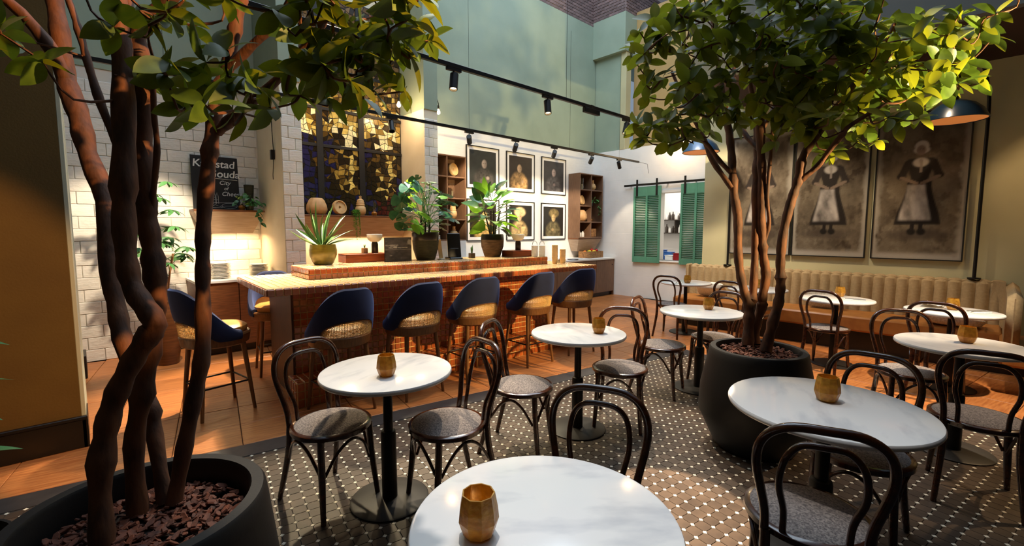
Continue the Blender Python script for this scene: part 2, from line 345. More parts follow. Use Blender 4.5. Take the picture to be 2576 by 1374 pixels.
STEMS_FAR=[
 [(3.471,1.193,0.68,0.0464),(3.509,1.206,0.867,0.0408),(3.524,1.215,0.955,0.0409),(3.518,1.244,1.047,0.0352),(3.516,1.277,1.168,0.0353),(3.529,1.308,1.337,0.0355),(3.573,1.339,1.618,0.0358),(3.578,1.369,1.756,0.0359),(3.595,1.397,1.934,0.0331),(3.617,1.422,2.113,0.0333),(3.626,1.451,2.264,0.0304),(3.632,1.477,2.388,0.0274),(3.643,1.537,2.676,0.0215),(3.655,1.588,2.93,0.0185),(3.677,1.647,3.253,0.0156)],
 [(3.571,1.178,0.68,0.0413),(3.583,1.183,0.812,0.0383),(3.623,1.161,0.95,0.0413),(3.632,1.162,1.027,0.0383),(3.66,1.153,1.168,0.0383),(3.655,1.173,1.309,0.0354),(3.656,1.187,1.426,0.0354),(3.66,1.205,1.617,0.0354),(3.682,1.219,1.908,0.0354),(3.686,1.237,2.099,0.0354),(3.699,1.259,2.386,0.0324),(3.721,1.274,2.689,0.0265),(3.729,1.308,3.041,0.0206)],
 [(3.411,1.054,0.68,0.0416),(3.439,1.028,0.871,0.0386),(3.462,1.006,1.002,0.0385),(3.47,0.999,1.105,0.0356),(3.468,1,1.193,0.0355),(3.462,1.005,1.3,0.0327),(3.466,1,1.477,0.0325),(3.488,0.978,1.654,0.0324),(3.512,0.955,1.785,0.0322),(3.529,0.938,1.872,0.0348),(3.541,0.926,2.001,0.0294),(3.586,0.883,2.111,0.0293),(3.619,0.851,2.181,0.0292),(3.659,0.813,2.274,0.0265),(3.699,0.774,2.349,0.0238),(3.768,0.708,2.484,0.021),(3.87,0.609,2.686,0.0183),(3.935,0.546,2.861,0.013)],
 [(3.524,1.215,0.955,0.0351),(3.561,1.208,0.999,0.0352),(3.595,1.214,1.126,0.0325),(3.644,1.232,1.473,0.0326),(3.684,1.257,1.814,0.0358),(3.72,1.269,2.009,0.0329),(3.75,1.288,2.21,0.0331),(3.769,1.317,2.418,0.0242),(3.761,1.384,2.725,0.0182),(3.754,1.454,3.066,0.0153)],
 [(3.567,1.388,1.833,0.0239),(3.521,1.526,2.052,0.0213),(3.534,1.602,2.226,0.0216),(3.508,1.726,2.479,0.0156),(3.481,1.855,2.776,0.0127)],
 [(3.586,1.409,1.955,0.0211),(3.459,1.445,2.031,0.0206),(3.335,1.481,2.134,0.0173),(3.191,1.535,2.22,0.0113)],
 [(3.664,1.178,1.417,0.0147),(3.682,1.156,1.57,0.0147),(3.664,1.172,1.758,0.0146),(3.68,1.168,2.044,0.0145),(3.683,1.164,2.228,0.0144),(3.695,1.149,2.385,0.0144),(3.774,1.093,2.74,0.0114)],
 [(3.528,0.936,1.846,0.0214),(3.55,0.843,1.934,0.021),(3.546,0.777,2.033,0.018),(3.54,0.71,2.123,0.0202),(3.506,0.665,2.167,0.0148),(3.597,0.511,2.286,0.0097)],
 [(3.695,1.247,2.248,0.0236),(3.846,1.18,2.493,0.0238),(4.009,1.106,2.772,0.021),(4.158,1.057,3.147,0.0152)],
 [(3.686,1.237,2.099,0.0206),(3.743,1.388,2.277,0.0215),(3.855,1.501,2.56,0.0191),(4.013,1.598,3.091,0.0165)],
]

BLOBS_NEAR= [(0.05, 1.74, 2.13, 0.16, 0.04, 4), (0.24, 1.55, 2.11, 0.13, 0.05, 5), (0.41, 1.4, 2.11, 0.12, 0.05, 6), (0.56, 1.25, 2.08, 0.12, 0.09, 13), (0.67, 1.16, 2.07, 0.09, 0.09, 11), (0.37, 1.42, 1.95, 0.08, 0.06, 6), (0.52, 1.28, 1.96, 0.09, 0.08, 9), (0.59, 1.21, 1.94, 0.09, 0.07, 9), (0.26, 1.52, 1.94, 0.07, 0.05, 5), (-0.1, 1.86, 2.02, 0.07, 0.07, 3), (0.21, 1.56, 1.86, 0.03, 0.03, 2), (0.36, 1.41, 1.83, 0.07, 0.05, 4), (0.57, 1.26, 2.22, 0.22, 0.07, 10), (0.23, 1.59, 2.24, 0.27, 0.05, 8), (0.05, 1.73, 1.99, 0.04, 0.02, 1), (-0.01, 1.78, 1.95, 0.05, 0.02, 1), (-0.1, 1.86, 1.97, 0.04, 0.01, 1)]
BLOBS_FAR= [(2.79, 1.63, 2.69, 0.18, 0.16, 12), (2.87, 1.52, 2.38, 0.18, 0.18, 16), (2.99, 1.46, 2.87, 0.24, 0.21, 20), (3.15, 1.28, 2.56, 0.24, 0.24, 26), (3.28, 1.2, 2.87, 0.26, 0.21, 22), (3.46, 1.0, 2.66, 0.26, 0.24, 30), (3.66, 0.84, 2.87, 0.31, 0.21, 28), (3.54, 0.89, 2.35, 0.24, 0.18, 22), (3.76, 0.71, 2.51, 0.26, 0.21, 26), (3.95, 0.53, 2.61, 0.26, 0.21, 22), (3.98, 0.49, 2.42, 0.26, 0.14, 22), (4.21, 0.31, 2.82, 0.26, 0.21, 18), (4.26, 0.24, 2.53, 0.16, 0.13, 10), (2.91, 1.45, 2.12, 0.1, 0.08, 4), (2.76, 1.6, 2.22, 0.1, 0.1, 6), (3.7, 0.72, 2.14, 0.18, 0.08, 7), (3.81, 0.62, 2.19, 0.13, 0.08, 4), (3.37, 1.02, 2.14, 0.21, 0.08, 6), (3.05, 1.34, 2.25, 0.21, 0.13, 12), (3.32, 1.2, 3.19, 0.79, 0.16, 24), (3.89, 0.66, 3.19, 0.66, 0.16, 20), (3.33, 1.09, 2.4, 0.24, 0.16, 16)]
# ------------------------------------------------------------------ the setting
HD = math.radians(46.883)
def inview(x, y, z=0, mg=1.06):
    f = x*math.cos(HD)+y*math.sin(HD); r = x*math.sin(HD)-y*math.cos(HD); h = z-1.52
    p = math.radians(4.913); d = f*math.cos(p)-h*math.sin(p); u = f*math.sin(p)+h*math.cos(p)
    if d < .3: return False
    px = 1140*r/d; py = -1140*u/d
    return abs(px) < 1288*mg and -676*mg < py < 698*mg+20
FA = math.radians(-9.9); E1 = (math.cos(FA), math.sin(FA)); E2 = (-math.sin(FA), math.cos(FA))
def fw(u, v): return (u*E1[0]+v*E2[0], u*E1[1]+v*E2[1])
UM, VM = 4.95, 3.63
floor = struct('floor', MB().box(-3.2, 11.6, -3.2, 7.2, -.12, -.012), 'grout_dark', 'terracotta and mosaic tiled restaurant floor', cat='floor')
# terracotta tiles
tt = [MB().box(-.203, .203, -.203, .203, -.012, 0, .003).mesh('terracotta_tile', 'terracotta')]
def terr(u, v):
    x, y = fw(u, v)
    if x > 9.05 or y > 7.2 or x < -3 or not inview(x, y, 0, 1.25): return
    link('terracotta_tile', tt[0], floor, (x, y, random.uniform(-.0008, .0008)), (0, 0, FA+random.choice((0, PI))))
for i in range(-6, 26):
    for j in range(0, 12): terr(.205+i*.41-.31, VM+.208+j*.41)
for i in range(0, 8):
    for j in range(-4, 10): terr(UM+.208+i*.41, VM-.205-j*.41)
# mosaic: dark border strip, octagons and white dots
def quadprism(us, vs, z0, z1):
    return MB().prism([fw(us[0],vs[0]), fw(us[1],vs[0]), fw(us[1],vs[1]), fw(us[0],vs[1])], z0, z1)
part('mosaic_bed', quadprism((-3, UM), (-1.5, VM), -.011, -.0035), 'mosaic_grout', floor)
part('border_strip', quadprism((-3, UM), (VM-.19, VM-.001), -.010, -.001), 'mosaic_border', floor, label='plain dark border of the mosaic')
part('border_strip', quadprism((UM-.19, UM-.001), (-1.5, VM-.191), -.010, -.001), 'mosaic_border', floor)
PT = .0715; u0, v0 = 2.571, 1.92; hd = .0125; g_ = .0016; q = PT/2-g_; k = q-hd+g_
octp = [(q,-k),(q,k),(k,q),(-k,q),(-q,k),(-q,-k),(-k,-q),(k,-q)]
dotp = [(hd-g_*.4,0),(0,hd-g_*.4),(-hd+g_*.4,0),(0,-hd+g_*.4)]
om = MB().prism(octp, -.004, 0, .0006).mesh('octagon_tile', 'octagon'); dm = MB().prism(dotp, -.004, .0002, .0005).mesh('dot_tile', 'dot_white')
cells = []; dots = []
for i in range(-52, 33):
    for j in range(-40, 22):
        u = u0+i*PT; v = v0+j*PT
        x, y = fw(u, v); d = x*math.cos(HD)+y*math.sin(HD)
        if u < UM-.2 and v < VM-.2 and d > .9 and inview(x, y, 0, 1.03): dots.append((d, x, y))
        u += PT/2; v += PT/2
        x, y = fw(u, v); d = x*math.cos(HD)+y*math.sin(HD)
        if u < UM-.22 and v < VM-.22 and d > .9 and inview(x, y, 0, 1.03): cells.append((d, x, y))
def hidden_floor(x, y):   # under the near planter or the near table
    return math.hypot(x-.074, y-1.69) < .36
def lay(items, me, poly, name, mat, top, c):
    vis = sorted([t for t in items if not hidden_floor(t[1], t[2])])
    for d, x, y in vis[:300]: link(name, me, floor, (x, y, random.uniform(-.0003, .0003)), (0, 0, FA))
    mb = MB(); cs, sn = math.cos(FA), math.sin(FA)
    for d, x, y in vis[300:]:
        mb.prism([(x+a*cs-b*sn, y+a*sn+b*cs) for a, b in poly], -.004, top+random.uniform(-.0003, .0003), c)
    part(name+'s', mb, mat, floor, kind='stuff')
lay(cells, om, octp, 'octagon_tile', 'octagon', 0, .0006)
lay(dots, dm, dotp, 'dot_tile', 'dot_white', .0002, .0005)

# walls ------------------------------------------------------------
ZB = 3.335   # height where the white lower walls change to green
def brickwork(parent, origin, du, w, h, bl, bh, mat, mortar, depth=.012, mort=.005, off=0., zmax=300, rows=None, chamf=.004):
    """real bricks on a wall face: origin lower-left corner, du unit vector along the face, normal is du rotated -90 deg"""
    nx, ny = du[1], -du[0]; rz = math.atan2(du[1], du[0])
    cache = {}
    nrow = int(h/bh+.001)
    for r in range(nrow):
        s = -(bl/2 if r % 2 else 0)-off
        while s < w-1e-4:
            a = max(0, s); b = min(w, s+bl); s += bl
            if b-a < .03: continue
            key = (round(b-a-mort, 3), random.randint(0, 2) if b-a > bl*.95 else 9)
            if key not in cache:
                L_ = key[0]; t = depth+random.uniform(-.003, .003)
                cache[key] = MB().box(-L_/2, L_/2, -t, .01, -(bh-mort)/2, (bh-mort)/2, chamf).mesh('brick', mat)
            cx = origin[0]+du[0]*(a+b)/2; cy = origin[1]+du[1]*(a+b)/2; cz = origin[2]+r*bh+bh/2
            if not inview(cx, cy, cz, 1.05): continue
            link('brick', cache[key], parent, (cx, cy, cz), (random.uniform(-.006, .006), random.uniform(-.004, .004), rz+random.uniform(-.004, .004)))
# left back wall with the chalkboard
wl = struct('wall_back_left', MB().box(-2.6, 1.79, 7.06, 7.3, 0, ZB), 'mortar_white', 'white painted brick wall behind the chalkboard')
brickwork(wl, (-.2, 7.06, 0), (1, 0), 1.98, ZB, .28, .139, 'brick_white', 'mortar_white')
struct('wall_back_left_upper', MB().box(-2.6, 1.79, 7.05, 7.3, ZB, 8.4), 'wall_green', 'grey green upper wall above the chalkboard')
# pillars either side of the stained glass
p1 = struct('wall_pillar_a', MB().box(1.79, 2.03, 6.012, 7.3, 0, ZB), 'plaster_warm', 'white brick pillar left of the stained glass')
brickwork(p1, (1.79, 6.012, 0), (1, 0), .24, ZB, .16, .139, 'brick_white', 'mortar_white')
struct('wall_pillar_a_upper', MB().box(1.79, 2.03, 6.0, 7.3, ZB, 8.4), 'wall_green', 'green upper part of the pillar left of the stained glass')
p2_ = struct('wall_pillar_b', MB().box(3.81, 4.05, 6.012, 6.9, 0, ZB), 'plaster_warm', 'white brick pillar right of the stained glass')
brickwork(p2_, (3.81, 6.012, 0), (1, 0), .24, ZB, .16, .139, 'brick_white', 'mortar_white')
struct('wall_pillar_b_upper', MB().box(3.81, 4.05, 6.0, 6.9, ZB, 8.4), 'wall_green', 'green upper part of the pillar right of the stained glass')
struct('wall_recess', MB().box(2.03, 3.81, 6.70, 6.9, 0, 8.4), 'plaster_warm', 'warm plaster wall of the recess behind the stained glass')
# art wall
struct('wall_art', MB().box(4.05, 9.0, 6.74, 6.95, 0, ZB), 'wall_white', 'white painted wall with six framed portraits')
struct('wall_art_upper', MB().box(4.05, 9.0, 6.73, 6.95, ZB, 6.22), 'wall_green', 'tall sage green upper wall above the framed portraits')
bk = struct('wall_brick_upper', MB().box(4.05, 9.0, 6.742, 6.95, 6.22, 8.4), 'mortar_old', 'old grey brick wall at the top of the atrium')
brickwork(bk, (6.4, 6.742, 6.22), (1, 0), 2.6, .80, .22, .066, 'brick_old', 'mortar_old', depth=.012, mort=.010, chamf=.003)
# shutter wall with its serving hatch
HY0, HY1, HZ0, HZ1 = 4.42, 5.02, .86, 2.36
ws = MB().box(9.0, 9.2, HY1, 6.95, 0, ZB).box(9.0, 9.2, 2.6, HY0, 0, ZB).box(9.0, 9.2, HY0, HY1, 0, HZ0).box(9.0, 9.2, HY0, HY1, HZ1, ZB)
struct('wall_shutter', ws, 'wall_white_x', 'white brick wall with green shutters and a serving hatch')
hf = struct('trim_1', MB().box(8.985, 9.2, HY1-.045, HY1, HZ0, HZ1, .004).box(8.985, 9.2, HY0, HY0+.03, HZ0, HZ1, .004).box(8.985, 9.2, HY0+.03, HY1-.045, HZ1-.06, HZ1, .004).box(8.96, 9.25, HY0, HY1, HZ0-.03, HZ0, .004),
            'white_matte', 'white frame and sill of the serving hatch', cat='trim')
struct('wall_shutter_upper', MB().box(9.02, 9.2, 6.02, 6.95, ZB, 6.3), 'wall_green', 'green wall panel above the shutter wall corner')
struct('trim_2', MB().box(8.99, 9.2, 5.88, 6.02, ZB, 5.48, .01), 'wall_sage', 'pale upright edge beside the upper green panel', cat='trim')
struct('wall_upper_warmlit', MB().box(9.35, 9.5, 2.0, 5.9, ZB, 6.4), 'wall_warmlit', 'green beige wall, warm light in its colour, set back above the shutter wall')
struct('ceiling_hatch_box', MB().box(9.2, 12.0, 2.0, 6.95, ZB-.1, ZB), 'white_matte', 'flat top over the kitchen', cat='ceiling')
struct('wall_bulkhead', MB().box(8.9, 12.0, 5.86, 6.95, 5.48, 6.3), 'wall_green', 'green bulkhead box high in the atrium corner')
bk2 = struct('wall_bulkhead_brick', MB().box(8.912, 12.0, 5.872, 6.95, 6.3, 8.4), 'mortar_old', 'old brick corner above the green bulkhead')
brickwork(bk2, (8.912, 6.74, 6.3), (0, -1), .87, .66, .22, .066, 'brick_old', 'mortar_old', depth=.012, mort=.010, chamf=.003)
brickwork(bk2, (8.912, 5.872, 6.3), (1, 0), 1.6, .66, .22, .066, 'brick_old', 'mortar_old', depth=.012, mort=.010, chamf=.003)
struct('wall_far_brick', MB().box(12.0, 12.2, -3, 6.95, ZB, 8.4), 'brick_old', 'far brick wall beyond the open gallery')
# right wall with the paintings, low ceiling over the banquette
struct('wall_paintings', MB().box(7.6, 8.9, -3.2, 3.4, 0, 3.43), 'wall_sage', 'sage plaster wall with three large paintings')
struct('ceiling_low', MB().box(6.0, 8.9, -3.2, 2.85, 3.43, 3.75), 'ceiling_dark', 'low dark brown ceiling above the banquette', cat='ceiling')
struct('trim_3', MB().box(5.9, 6.0, -3.2, 2.85, 3.43, 4.4), 'fascia', 'slate grey fascia along the low ceiling edge', cat='trim')
# olive wall at the left
struct('wall_olive', MB().box(-3.2, -.10, 4.30, 4.62, 0, 8.4), 'wall_olive', 'dark olive plaster wall with a black baseboard')
struct('trim_4', MB().box(-.10, -.075, 4.305, 4.615, .2, 3.2, .003).box(-.13, -.07, 4.60, 4.66, .2, 3.2, .004), 'trim_pale', 'pale edge trim on the end of the olive wall', cat='trim')
struct('baseboard_left', MB().box(-3.2, -.075, 4.275, 4.30, 0, .20, .004).box(-3.2, -.07, 4.268, 4.30, .20, .225, .004).box(-.10, -.068, 4.275, 4.63, 0, .22, .004), 'black_wood', 'tall black baseboard of the olive wall', cat='baseboard')
struct('wall_left_return', MB().box(-.6, -.10, 6.3, 6.6, 0, 3.3), 'trim_pale', 'narrow pale wall end behind the olive wall')
struct('baseboard_return', MB().box(-.6, -.075, 6.275, 6.62, 0, .24, .006), 'black_wood', 'short black baseboard on the narrow wall end', cat='baseboard')
# walls outside the frame that close the room
struct('wall_left_outer', MB().box(-3.4, -3.2, -3.2, 7.3, 0, 8.4), 'wall_olive', 'olive side wall of the dining room')
struct('wall_behind', MB().box(-3.4, 9.0, -3.4, -3.2, 0, 8.4), 'wall_olive', 'olive wall behind the tables')
struct('ceiling_behind', MB().box(-3.2, 6.0, -3.2, -.6, 3.43, 3.6), 'ceiling_dark', 'low dark ceiling over the front tables', cat='ceiling')
# kitchen seen through the hatch
struct('wall_kitchen', MB().box(11.4, 11.6, 3.0, 6.9, 0, ZB-.1).box(9.2, 11.4, 6.7, 6.9, 0, ZB-.1).box(9.2, 11.4, 3.0, 3.1, 0, ZB-.1), 'kitchen_wall', 'bright white kitchen wall behind the hatch')
lamp('kitchen_light', 'AREA', (10.3, 5.2, 3.1), 60, (1, .95, .88), (10.3, 5.2, 0), size=1.2)
# ------------------------------------------------------------------ bar
BA = math.radians(-3.2)
bar = thing('bar_counter', 'long bar counter clad in orange terracotta tiles', 'bar counter', (1.0, 3.87, 0), BA)
SL, SD = 3.98, 1.30; TZ = 1.05
part('slab', MB().box(.006, SL-.006, .006, SD, .992, TZ-.004), 'grout_bar', bar)
part('base', MB().box(.28, SL-.5, .40, SD-.1, 0, .992), 'grout_bar', bar)
part('end_panel', MB().box(.262, .279, .38, SD-.1, 0, .992), 'wood_panel', bar, label='dark wooden end panel')
part('foot_plinth', MB().box(.22, SL-.3, .12, .40, 0, .215), 'grout_bar', bar)
LU0, LU1, LV0, LV1, LZ = .46, 3.55, .50, 1.12, 1.152
part('raised_ledge', MB().box(LU0+.006, LU1-.006, LV0+.006, LV1, TZ-.004, LZ-.004), 'grout_bar', bar)
def tilem(a, b): return MB().box(-a/2, a/2, -.006, .004, -b/2, b/2, .0025).mesh('tile', 'tile_bar')
P6 = .0602; P5 = .0512
big = []      # (size, kind, loc, rot)
def face(u_n, v_n, su, sv, fn, rot, kind, pri):
    for i in range(u_n):
        for j in range(v_n): big.append((pri, kind, fn(i, j), rot))
n_ = int(SL/P6)
face(n_, 1, 0, 0, lambda i, j: ((i+.5)*SL/n_, .002, 1.0205), (0,0,0), 'e', 0)                 # slab front edge
m_ = int(SD/P6)
face(m_, 1, 0, 0, lambda i, j: (.002, (i+.5)*SD/m_, 1.0205), (0,0,-PI/2), 'e', 0)             # slab left end
nl = int((LU1-LU0)/P5)
face(nl, 2, 0, 0, lambda i, j: (LU0+(i+.5)*(LU1-LU0)/nl, LV0+.002, TZ+.026+j*.0505), (0,0,0), 'l', 1)
ml = int((LV1-LV0)/P5)
face(ml, 2, 0, 0, lambda i, j: (LU0+.002, LV0+(i+.5)*(LV1-LV0)/ml, TZ+.026+j*.0505), (0,0,-PI/2), 'l', 1)
np_ = int((SL-.52)/P6)
face(np_, 3, 0, 0, lambda i, j: (.22+(i+.5)*(SL-.52)/np_, .116, .037+j*.071), (0,0,0), 'p', 2)   # plinth front
face(4, 3, 0, 0, lambda i, j: (.216, .12+(i+.5)*.28/4, .037+j*.071), (0,0,-PI/2), 'p', 2)
face(n_, m_, 0, 0, lambda i, j: ((i+.5)*SL/n_, (j+.5)*SD/m_, TZ-.002), (-PI/2,0,0), 'e', 4)       # slab top
face(nl, ml, 0, 0, lambda i, j: (LU0+(i+.5)*(LU1-LU0)/nl, LV0+(j+.5)*(LV1-LV0)/ml, LZ-.002), (-PI/2,0,0), 'l', 4)
nb = int((SL-.78)/P6)
face(nb, 12, 0, 0, lambda i, j: (.28+(i+.5)*(SL-.78)/nb, .396, .25+j*.0615), (0,0,0), 'e', 3)     # base front
face(np_, 5, 0, 0, lambda i, j: (.22+(i+.5)*(SL-.52)/np_, .12+(j+.5)*.28/5, .213), (-PI/2,0,0), 'e', 3)
big.sort(key=lambda t: (t[0], t[2][0]))
tms = {'e': tilem(P6-.009, .052), 'l': tilem(P5-.008, .043), 'p': tilem(P6-.009, .062)}
rest = MB(); rest_top = MB(); nobj = 0
for pri, kd, loc, rot in big:
    if pri == 4 and LU0+.03 < loc[0] < LU1-.03 and LV0+.03 < loc[1] < LV1 and loc[2] < TZ: continue
    if nobj < 300: link('tile', tms[kd], bar, loc, rot); nobj += 1
    else:
        a, b = {'e': (P6-.009, .052), 'l': (P5-.008, .043), 'p': (P6-.009, .062)}[kd]
        Mx = Matrix.Translation(loc) @ Euler(rot).to_matrix().to_4x4()
        t = MB().box(-a/2, a/2, -.006, .004, -b/2, b/2, .0025).xf(Mx); (rest_top if pri == 4 else rest).add(t.v, t.f)
part('tiles', rest, 'tile_bar', bar, kind='stuff'); part('top_tiles', rest_top, 'tile_cream', bar, kind='stuff', label='pale cream tiles of the bar top')

def onbar(x, y, z=LZ): return (x, y, z)

# ------------------------------------------------------------------ bar stools
def stool_parts(root):
    R0 = .235
    def ring(th, z):   # barrel outline: radius grows toward the top at the back
        t = (z-.62)/.42; r = R0+.035*t; return (r*1.04*math.cos(th), r*math.sin(th))
    # local: seat faces +y, back at -y ; th measured from -y
    def top(a):  c = abs(a)/2.05; return 1.06-.36*smoothstep(.12, 1.0, c)
    def bot(a):
        c = abs(a)
        win = .125*math.sqrt(max(0, 1-(c/1.02)**2)) if c < 1.02 else 0
        return .665+win-.045*smoothstep(.95, 1.35, c)
    AM = 2.02; na = 44; npf = 14; vs = []; fs = []
    prof = []
    for k in range(npf):   # closed thickness loop in (s: 0 bottom ..1 top, offset)
        t = k/npf*2*PI; prof.append((.5-.5*math.cos(t), math.sin(t)))
    for i in range(na+1):
        a = -AM+2*AM*i/na; zb, zt = bot(a), top(a)
        for (s_, o_) in prof:
            z = zb+(zt-zb)*s_; lean = 1+.0*z
            oo = (abs(o_)**.45)*(1 if o_ > 0 else -1)*.026
            th = -PI/2+a; rr = R0+.05*((z-.62)/.42)*max(0, math.cos(a))+oo
            vs.append((rr*1.03*math.cos(th), rr*math.sin(th), z))
    for i in range(na):
        for k in range(npf): l = (k+1) % npf; fs.append((i*npf+k, i*npf+l, (i+1)*npf+l, (i+1)*npf+k))
    fs.append(tuple(range(npf))); fs.append(tuple(na*npf+k for k in range(npf))[::-1])
    mb = MB(); mb.add(vs, fs); part('back_shell', mb, 'velvet_blue', root, True, label='navy velvet wraparound back')
    # wooden rim under the seat
    rim = MB(); pr = [(R0-.04,.575),(R0-.014,.572),(R0+.008,.585),(R0+.020,.655),(R0+.012,.668),(R0-.03,.668)]
    rim.lathe(pr, 40); part('seat_rim', rim, 'wood_stool', root, True)
    # cane window
    cm = MB()
    def cp(a, z): th = -PI/2+a; r = R0+.008+.05*((z-.62)/.42); return Vector((r*1.03*math.cos(th), r*math.sin(th), z))
    nz = 12
    for j in range(nz):
        z = .672+.125*(j+.5)/nz; am = 1.02*math.sqrt(max(0, 1-((z-.665)/.128)**2))
        if am < .1: continue
        seg = max(4, int(am*10)); cm.tube([cp(-am+2*am*i/seg, z) for i in range(seg+1)], .0027, 3)
    for i in range(44):
        a = -1.0+2.0*(i+.5)/44; zt = .665+.125*math.sqrt(max(0, 1-(a/1.02)**2))
        if zt < .685: continue
        cm.tube([cp(a, .666+(zt-.666)*j/3) for j in range(4)], .0027, 3)
    cpn = part('cane_panel', cm, 'cane', root, label='woven cane window in the back')
    fr = MB().tube([cp(a_, .668+.125*math.sqrt(max(0, 1-(a_/1.03)**2)))*1.0 for a_ in [-1.03+2.06*i/24 for i in range(25)]], .007, 6)
    part('cane_frame', fr, 'wood_stool', cpn, True)
    seat = MB().lathe([(0,.745),(.12,.742),(.18,.734),(.208,.715),(.212,.69),(.205,.668),(0,.668)], 32)
    seat.v = [(x, y*1.06+.012, z) for x, y, z in seat.v]
    part('seat', seat, 'leather_tan', root, True, label='tan leather seat')
    for sx in (-1, 1):
        for sy in (-1, 1):
            part('leg', MB().tube([(sx*.15, sy*.145, .61), (sx*.198, sy*.198, 0)], [.021, .013], 10), 'wood_stool', root, True)
    zf = .25; k = .147+(.05)*(1-zf/.61)+.0; e = k+.002
    for (p, q) in (((-e,-e),(e,-e)), ((-e,e),(e,e)), ((-e,-e),(-e,e)), ((e,-e),(e,e))):
        part('foot_rail', MB().tube([(*p, zf), (*q, zf)], .0075, 8), 'metal_black', root, True)
ST = thing('bar_stool', 'x', 'bar stool', (0,0,0), 0, 'navy velvet bar stools')
stool_parts(ST)
stools = [((1.50, 3.72), 4, 'navy velvet bar stool, first of the front row from the bar corner'), ((2.17, 3.68), 2, 'navy velvet bar stool, second of the front row from the bar corner'),
          ((2.86, 3.66), -4, 'navy velvet bar stool, third and middle one of the front row'), ((3.66, 3.63), -2, 'navy velvet bar stool, fourth of the front row from the bar corner'),
          ((4.40, 3.60), -12, 'navy velvet bar stool, last of the front row, near the back counter'),
          ((.74, 4.42), -80, 'navy velvet bar stool at the bar end, seen from its side'), ((1.45, 5.26), 172, 'navy velvet bar stool on the far side of the bar end, facing the viewer')]
for i, (p, deg, lb) in enumerate(stools):
    o = ST if i == 0 else copy_tree(ST)
    o.location = (*p, 0); o.rotation_euler = (0, 0, math.radians(deg)); o['label'] = lb

# ------------------------------------------------------------------ bistro tables
def make_table(root):
    R = .355
    part('table_top', MB().lathe([(0,.722),(R-.012,.722),(R-.004,.725),(R,.731),(R,.741),(R-.004,.748),(R-.010,.75),(0,.75)], 72), 'marble', root, True, label='white veined marble top')
    part('column', MB().lathe([(.026,.40),(.026,.722)], 20).lathe([(.042,.012),(.042,.385),(.038,.402),(.026,.408)], 20).lathe([(.10,.712),(.10,.722)], 16), 'metal_black', root, True)
    part('base', MB().lathe([(.215,0),(.215,.008),(.205,.013),(.05,.018),(0,.018)], 40), 'base_black', root, True)
TB = thing('bistro_table', 'x', 'table', (0,0,0), 0, 'round marble bistro tables')
make_table(TB)
TABLES = {'A': ((1.168, 2.259), 'round marble bistro table in front of the bar corner stool', 20), 'B': ((2.664, 2.114), 'round marble bistro table between the two planters, before the bar', 70),
          'C': ((4.22, 1.88), 'round marble bistro table just behind the far planter', 130), 'D': ((2.345, .472), 'round marble bistro table in front of the far planter', 200),
          'E': ((.844, .775), 'nearest round marble bistro table at the bottom of the picture', 320), 'F': ((4.28, .12), 'round marble bistro table at the right edge of the picture', 50),
          'G1': ((6.42, 3.10), 'round marble table at the shutter end of the banquette', 80), 'G2': ((6.39, 2.11), 'round marble banquette table behind the tree stems', 10),
          'G3': ((6.10, 1.19), 'round marble banquette table below the middle painting', 170), 'G4': ((5.99, .25), 'round marble banquette table below the largest painting', 250)}
for i, (k, (p, lb, dg)) in enumerate(TABLES.items()):
    o = TB if i == 0 else copy_tree(TB)
    o.location = (*p, 0); o.rotation_euler = (0, 0, math.radians(dg)); o['label'] = lb
    if k in 'CD': s_ = {'C': 1.05, 'D': 1.10}[k]; o.scale = (s_, s_, 1)

# ------------------------------------------------------------------ bentwood chairs
def make_chair(root):
    part('seat_ring', MB().lathe([(.17,.425),(.205,.425),(.213,.432),(.213,.452),(.205,.458),(.17,.458)], 36), 'bentwood', root, True)
    part('seat_cushion', MB().lathe([(0,.482),(.08,.480),(.14,.473),(.18,.464),(.197,.455),(.197,.449),(0,.449)], 32), 'seat_fabric', root, True, label='grey woven seat pad')
    for sx in (-1, 1):
        part('leg', MB().tube(spline([(sx*.150,.130,.43),(sx*.156,.140,.25),(sx*.172,.165,0)], 4), [.0185]*5+[.0175,.016,.0145,.0135], 10), 'bentwood', root, True)
        part('leg', MB().tube(spline([(sx*.150,-.165,.45),(sx*.152,-.185,.28),(sx*.175,-.255,0)], 4), [.0175]*5+[.0165,.016,.015,.014], 10), 'bentwood', root, True)
        part('leg_brace', MB().tube(spline([(sx*.150,.118,.235),(sx*.172,.05,.355),(sx*.188,-.02,.405),(sx*.176,-.10,.36),(sx*.152,-.175,.255)], 5), .0085, 8), 'bentwood', root, True)
    part('front_brace', MB().tube(spline([(-.138,.138,.235),(-.08,.172,.355),(0,.185,.405),(.08,.172,.355),(.138,.138,.235)], 5), .0085, 8), 'bentwood', root, True)
    def bow(w, z0, zt, y0, yt, r, nm):
        pts = [(-w*.80,y0,z0), (-w*.82,y0-.018,z0+.10), (-w*1.0,y0-.055,zt-.16), (-w*.90,y0-.075,zt-.06), (-w*.55,yt,zt-.008), (0,yt-.004,zt), (w*.55,yt,zt-.008), (w*.90,y0-.075,zt-.06), (w*1.0,y0-.055,zt-.16), (w*.82,y0-.018,z0+.10), (w*.80,y0,z0)]
        part(nm, MB().tube(spline(pts, 5), r, 10), 'bentwood', root, True)
    bow(.192, .435, .875, -.160, -.250, .0155, 'back_bow')
    bow(.122, .445, .815, -.172, -.243, .0115, 'inner_hoop')
CH = thing('bentwood_chair', 'x', 'chair', (0,0,0), 0, 'bentwood bistro chairs')
make_chair(CH)
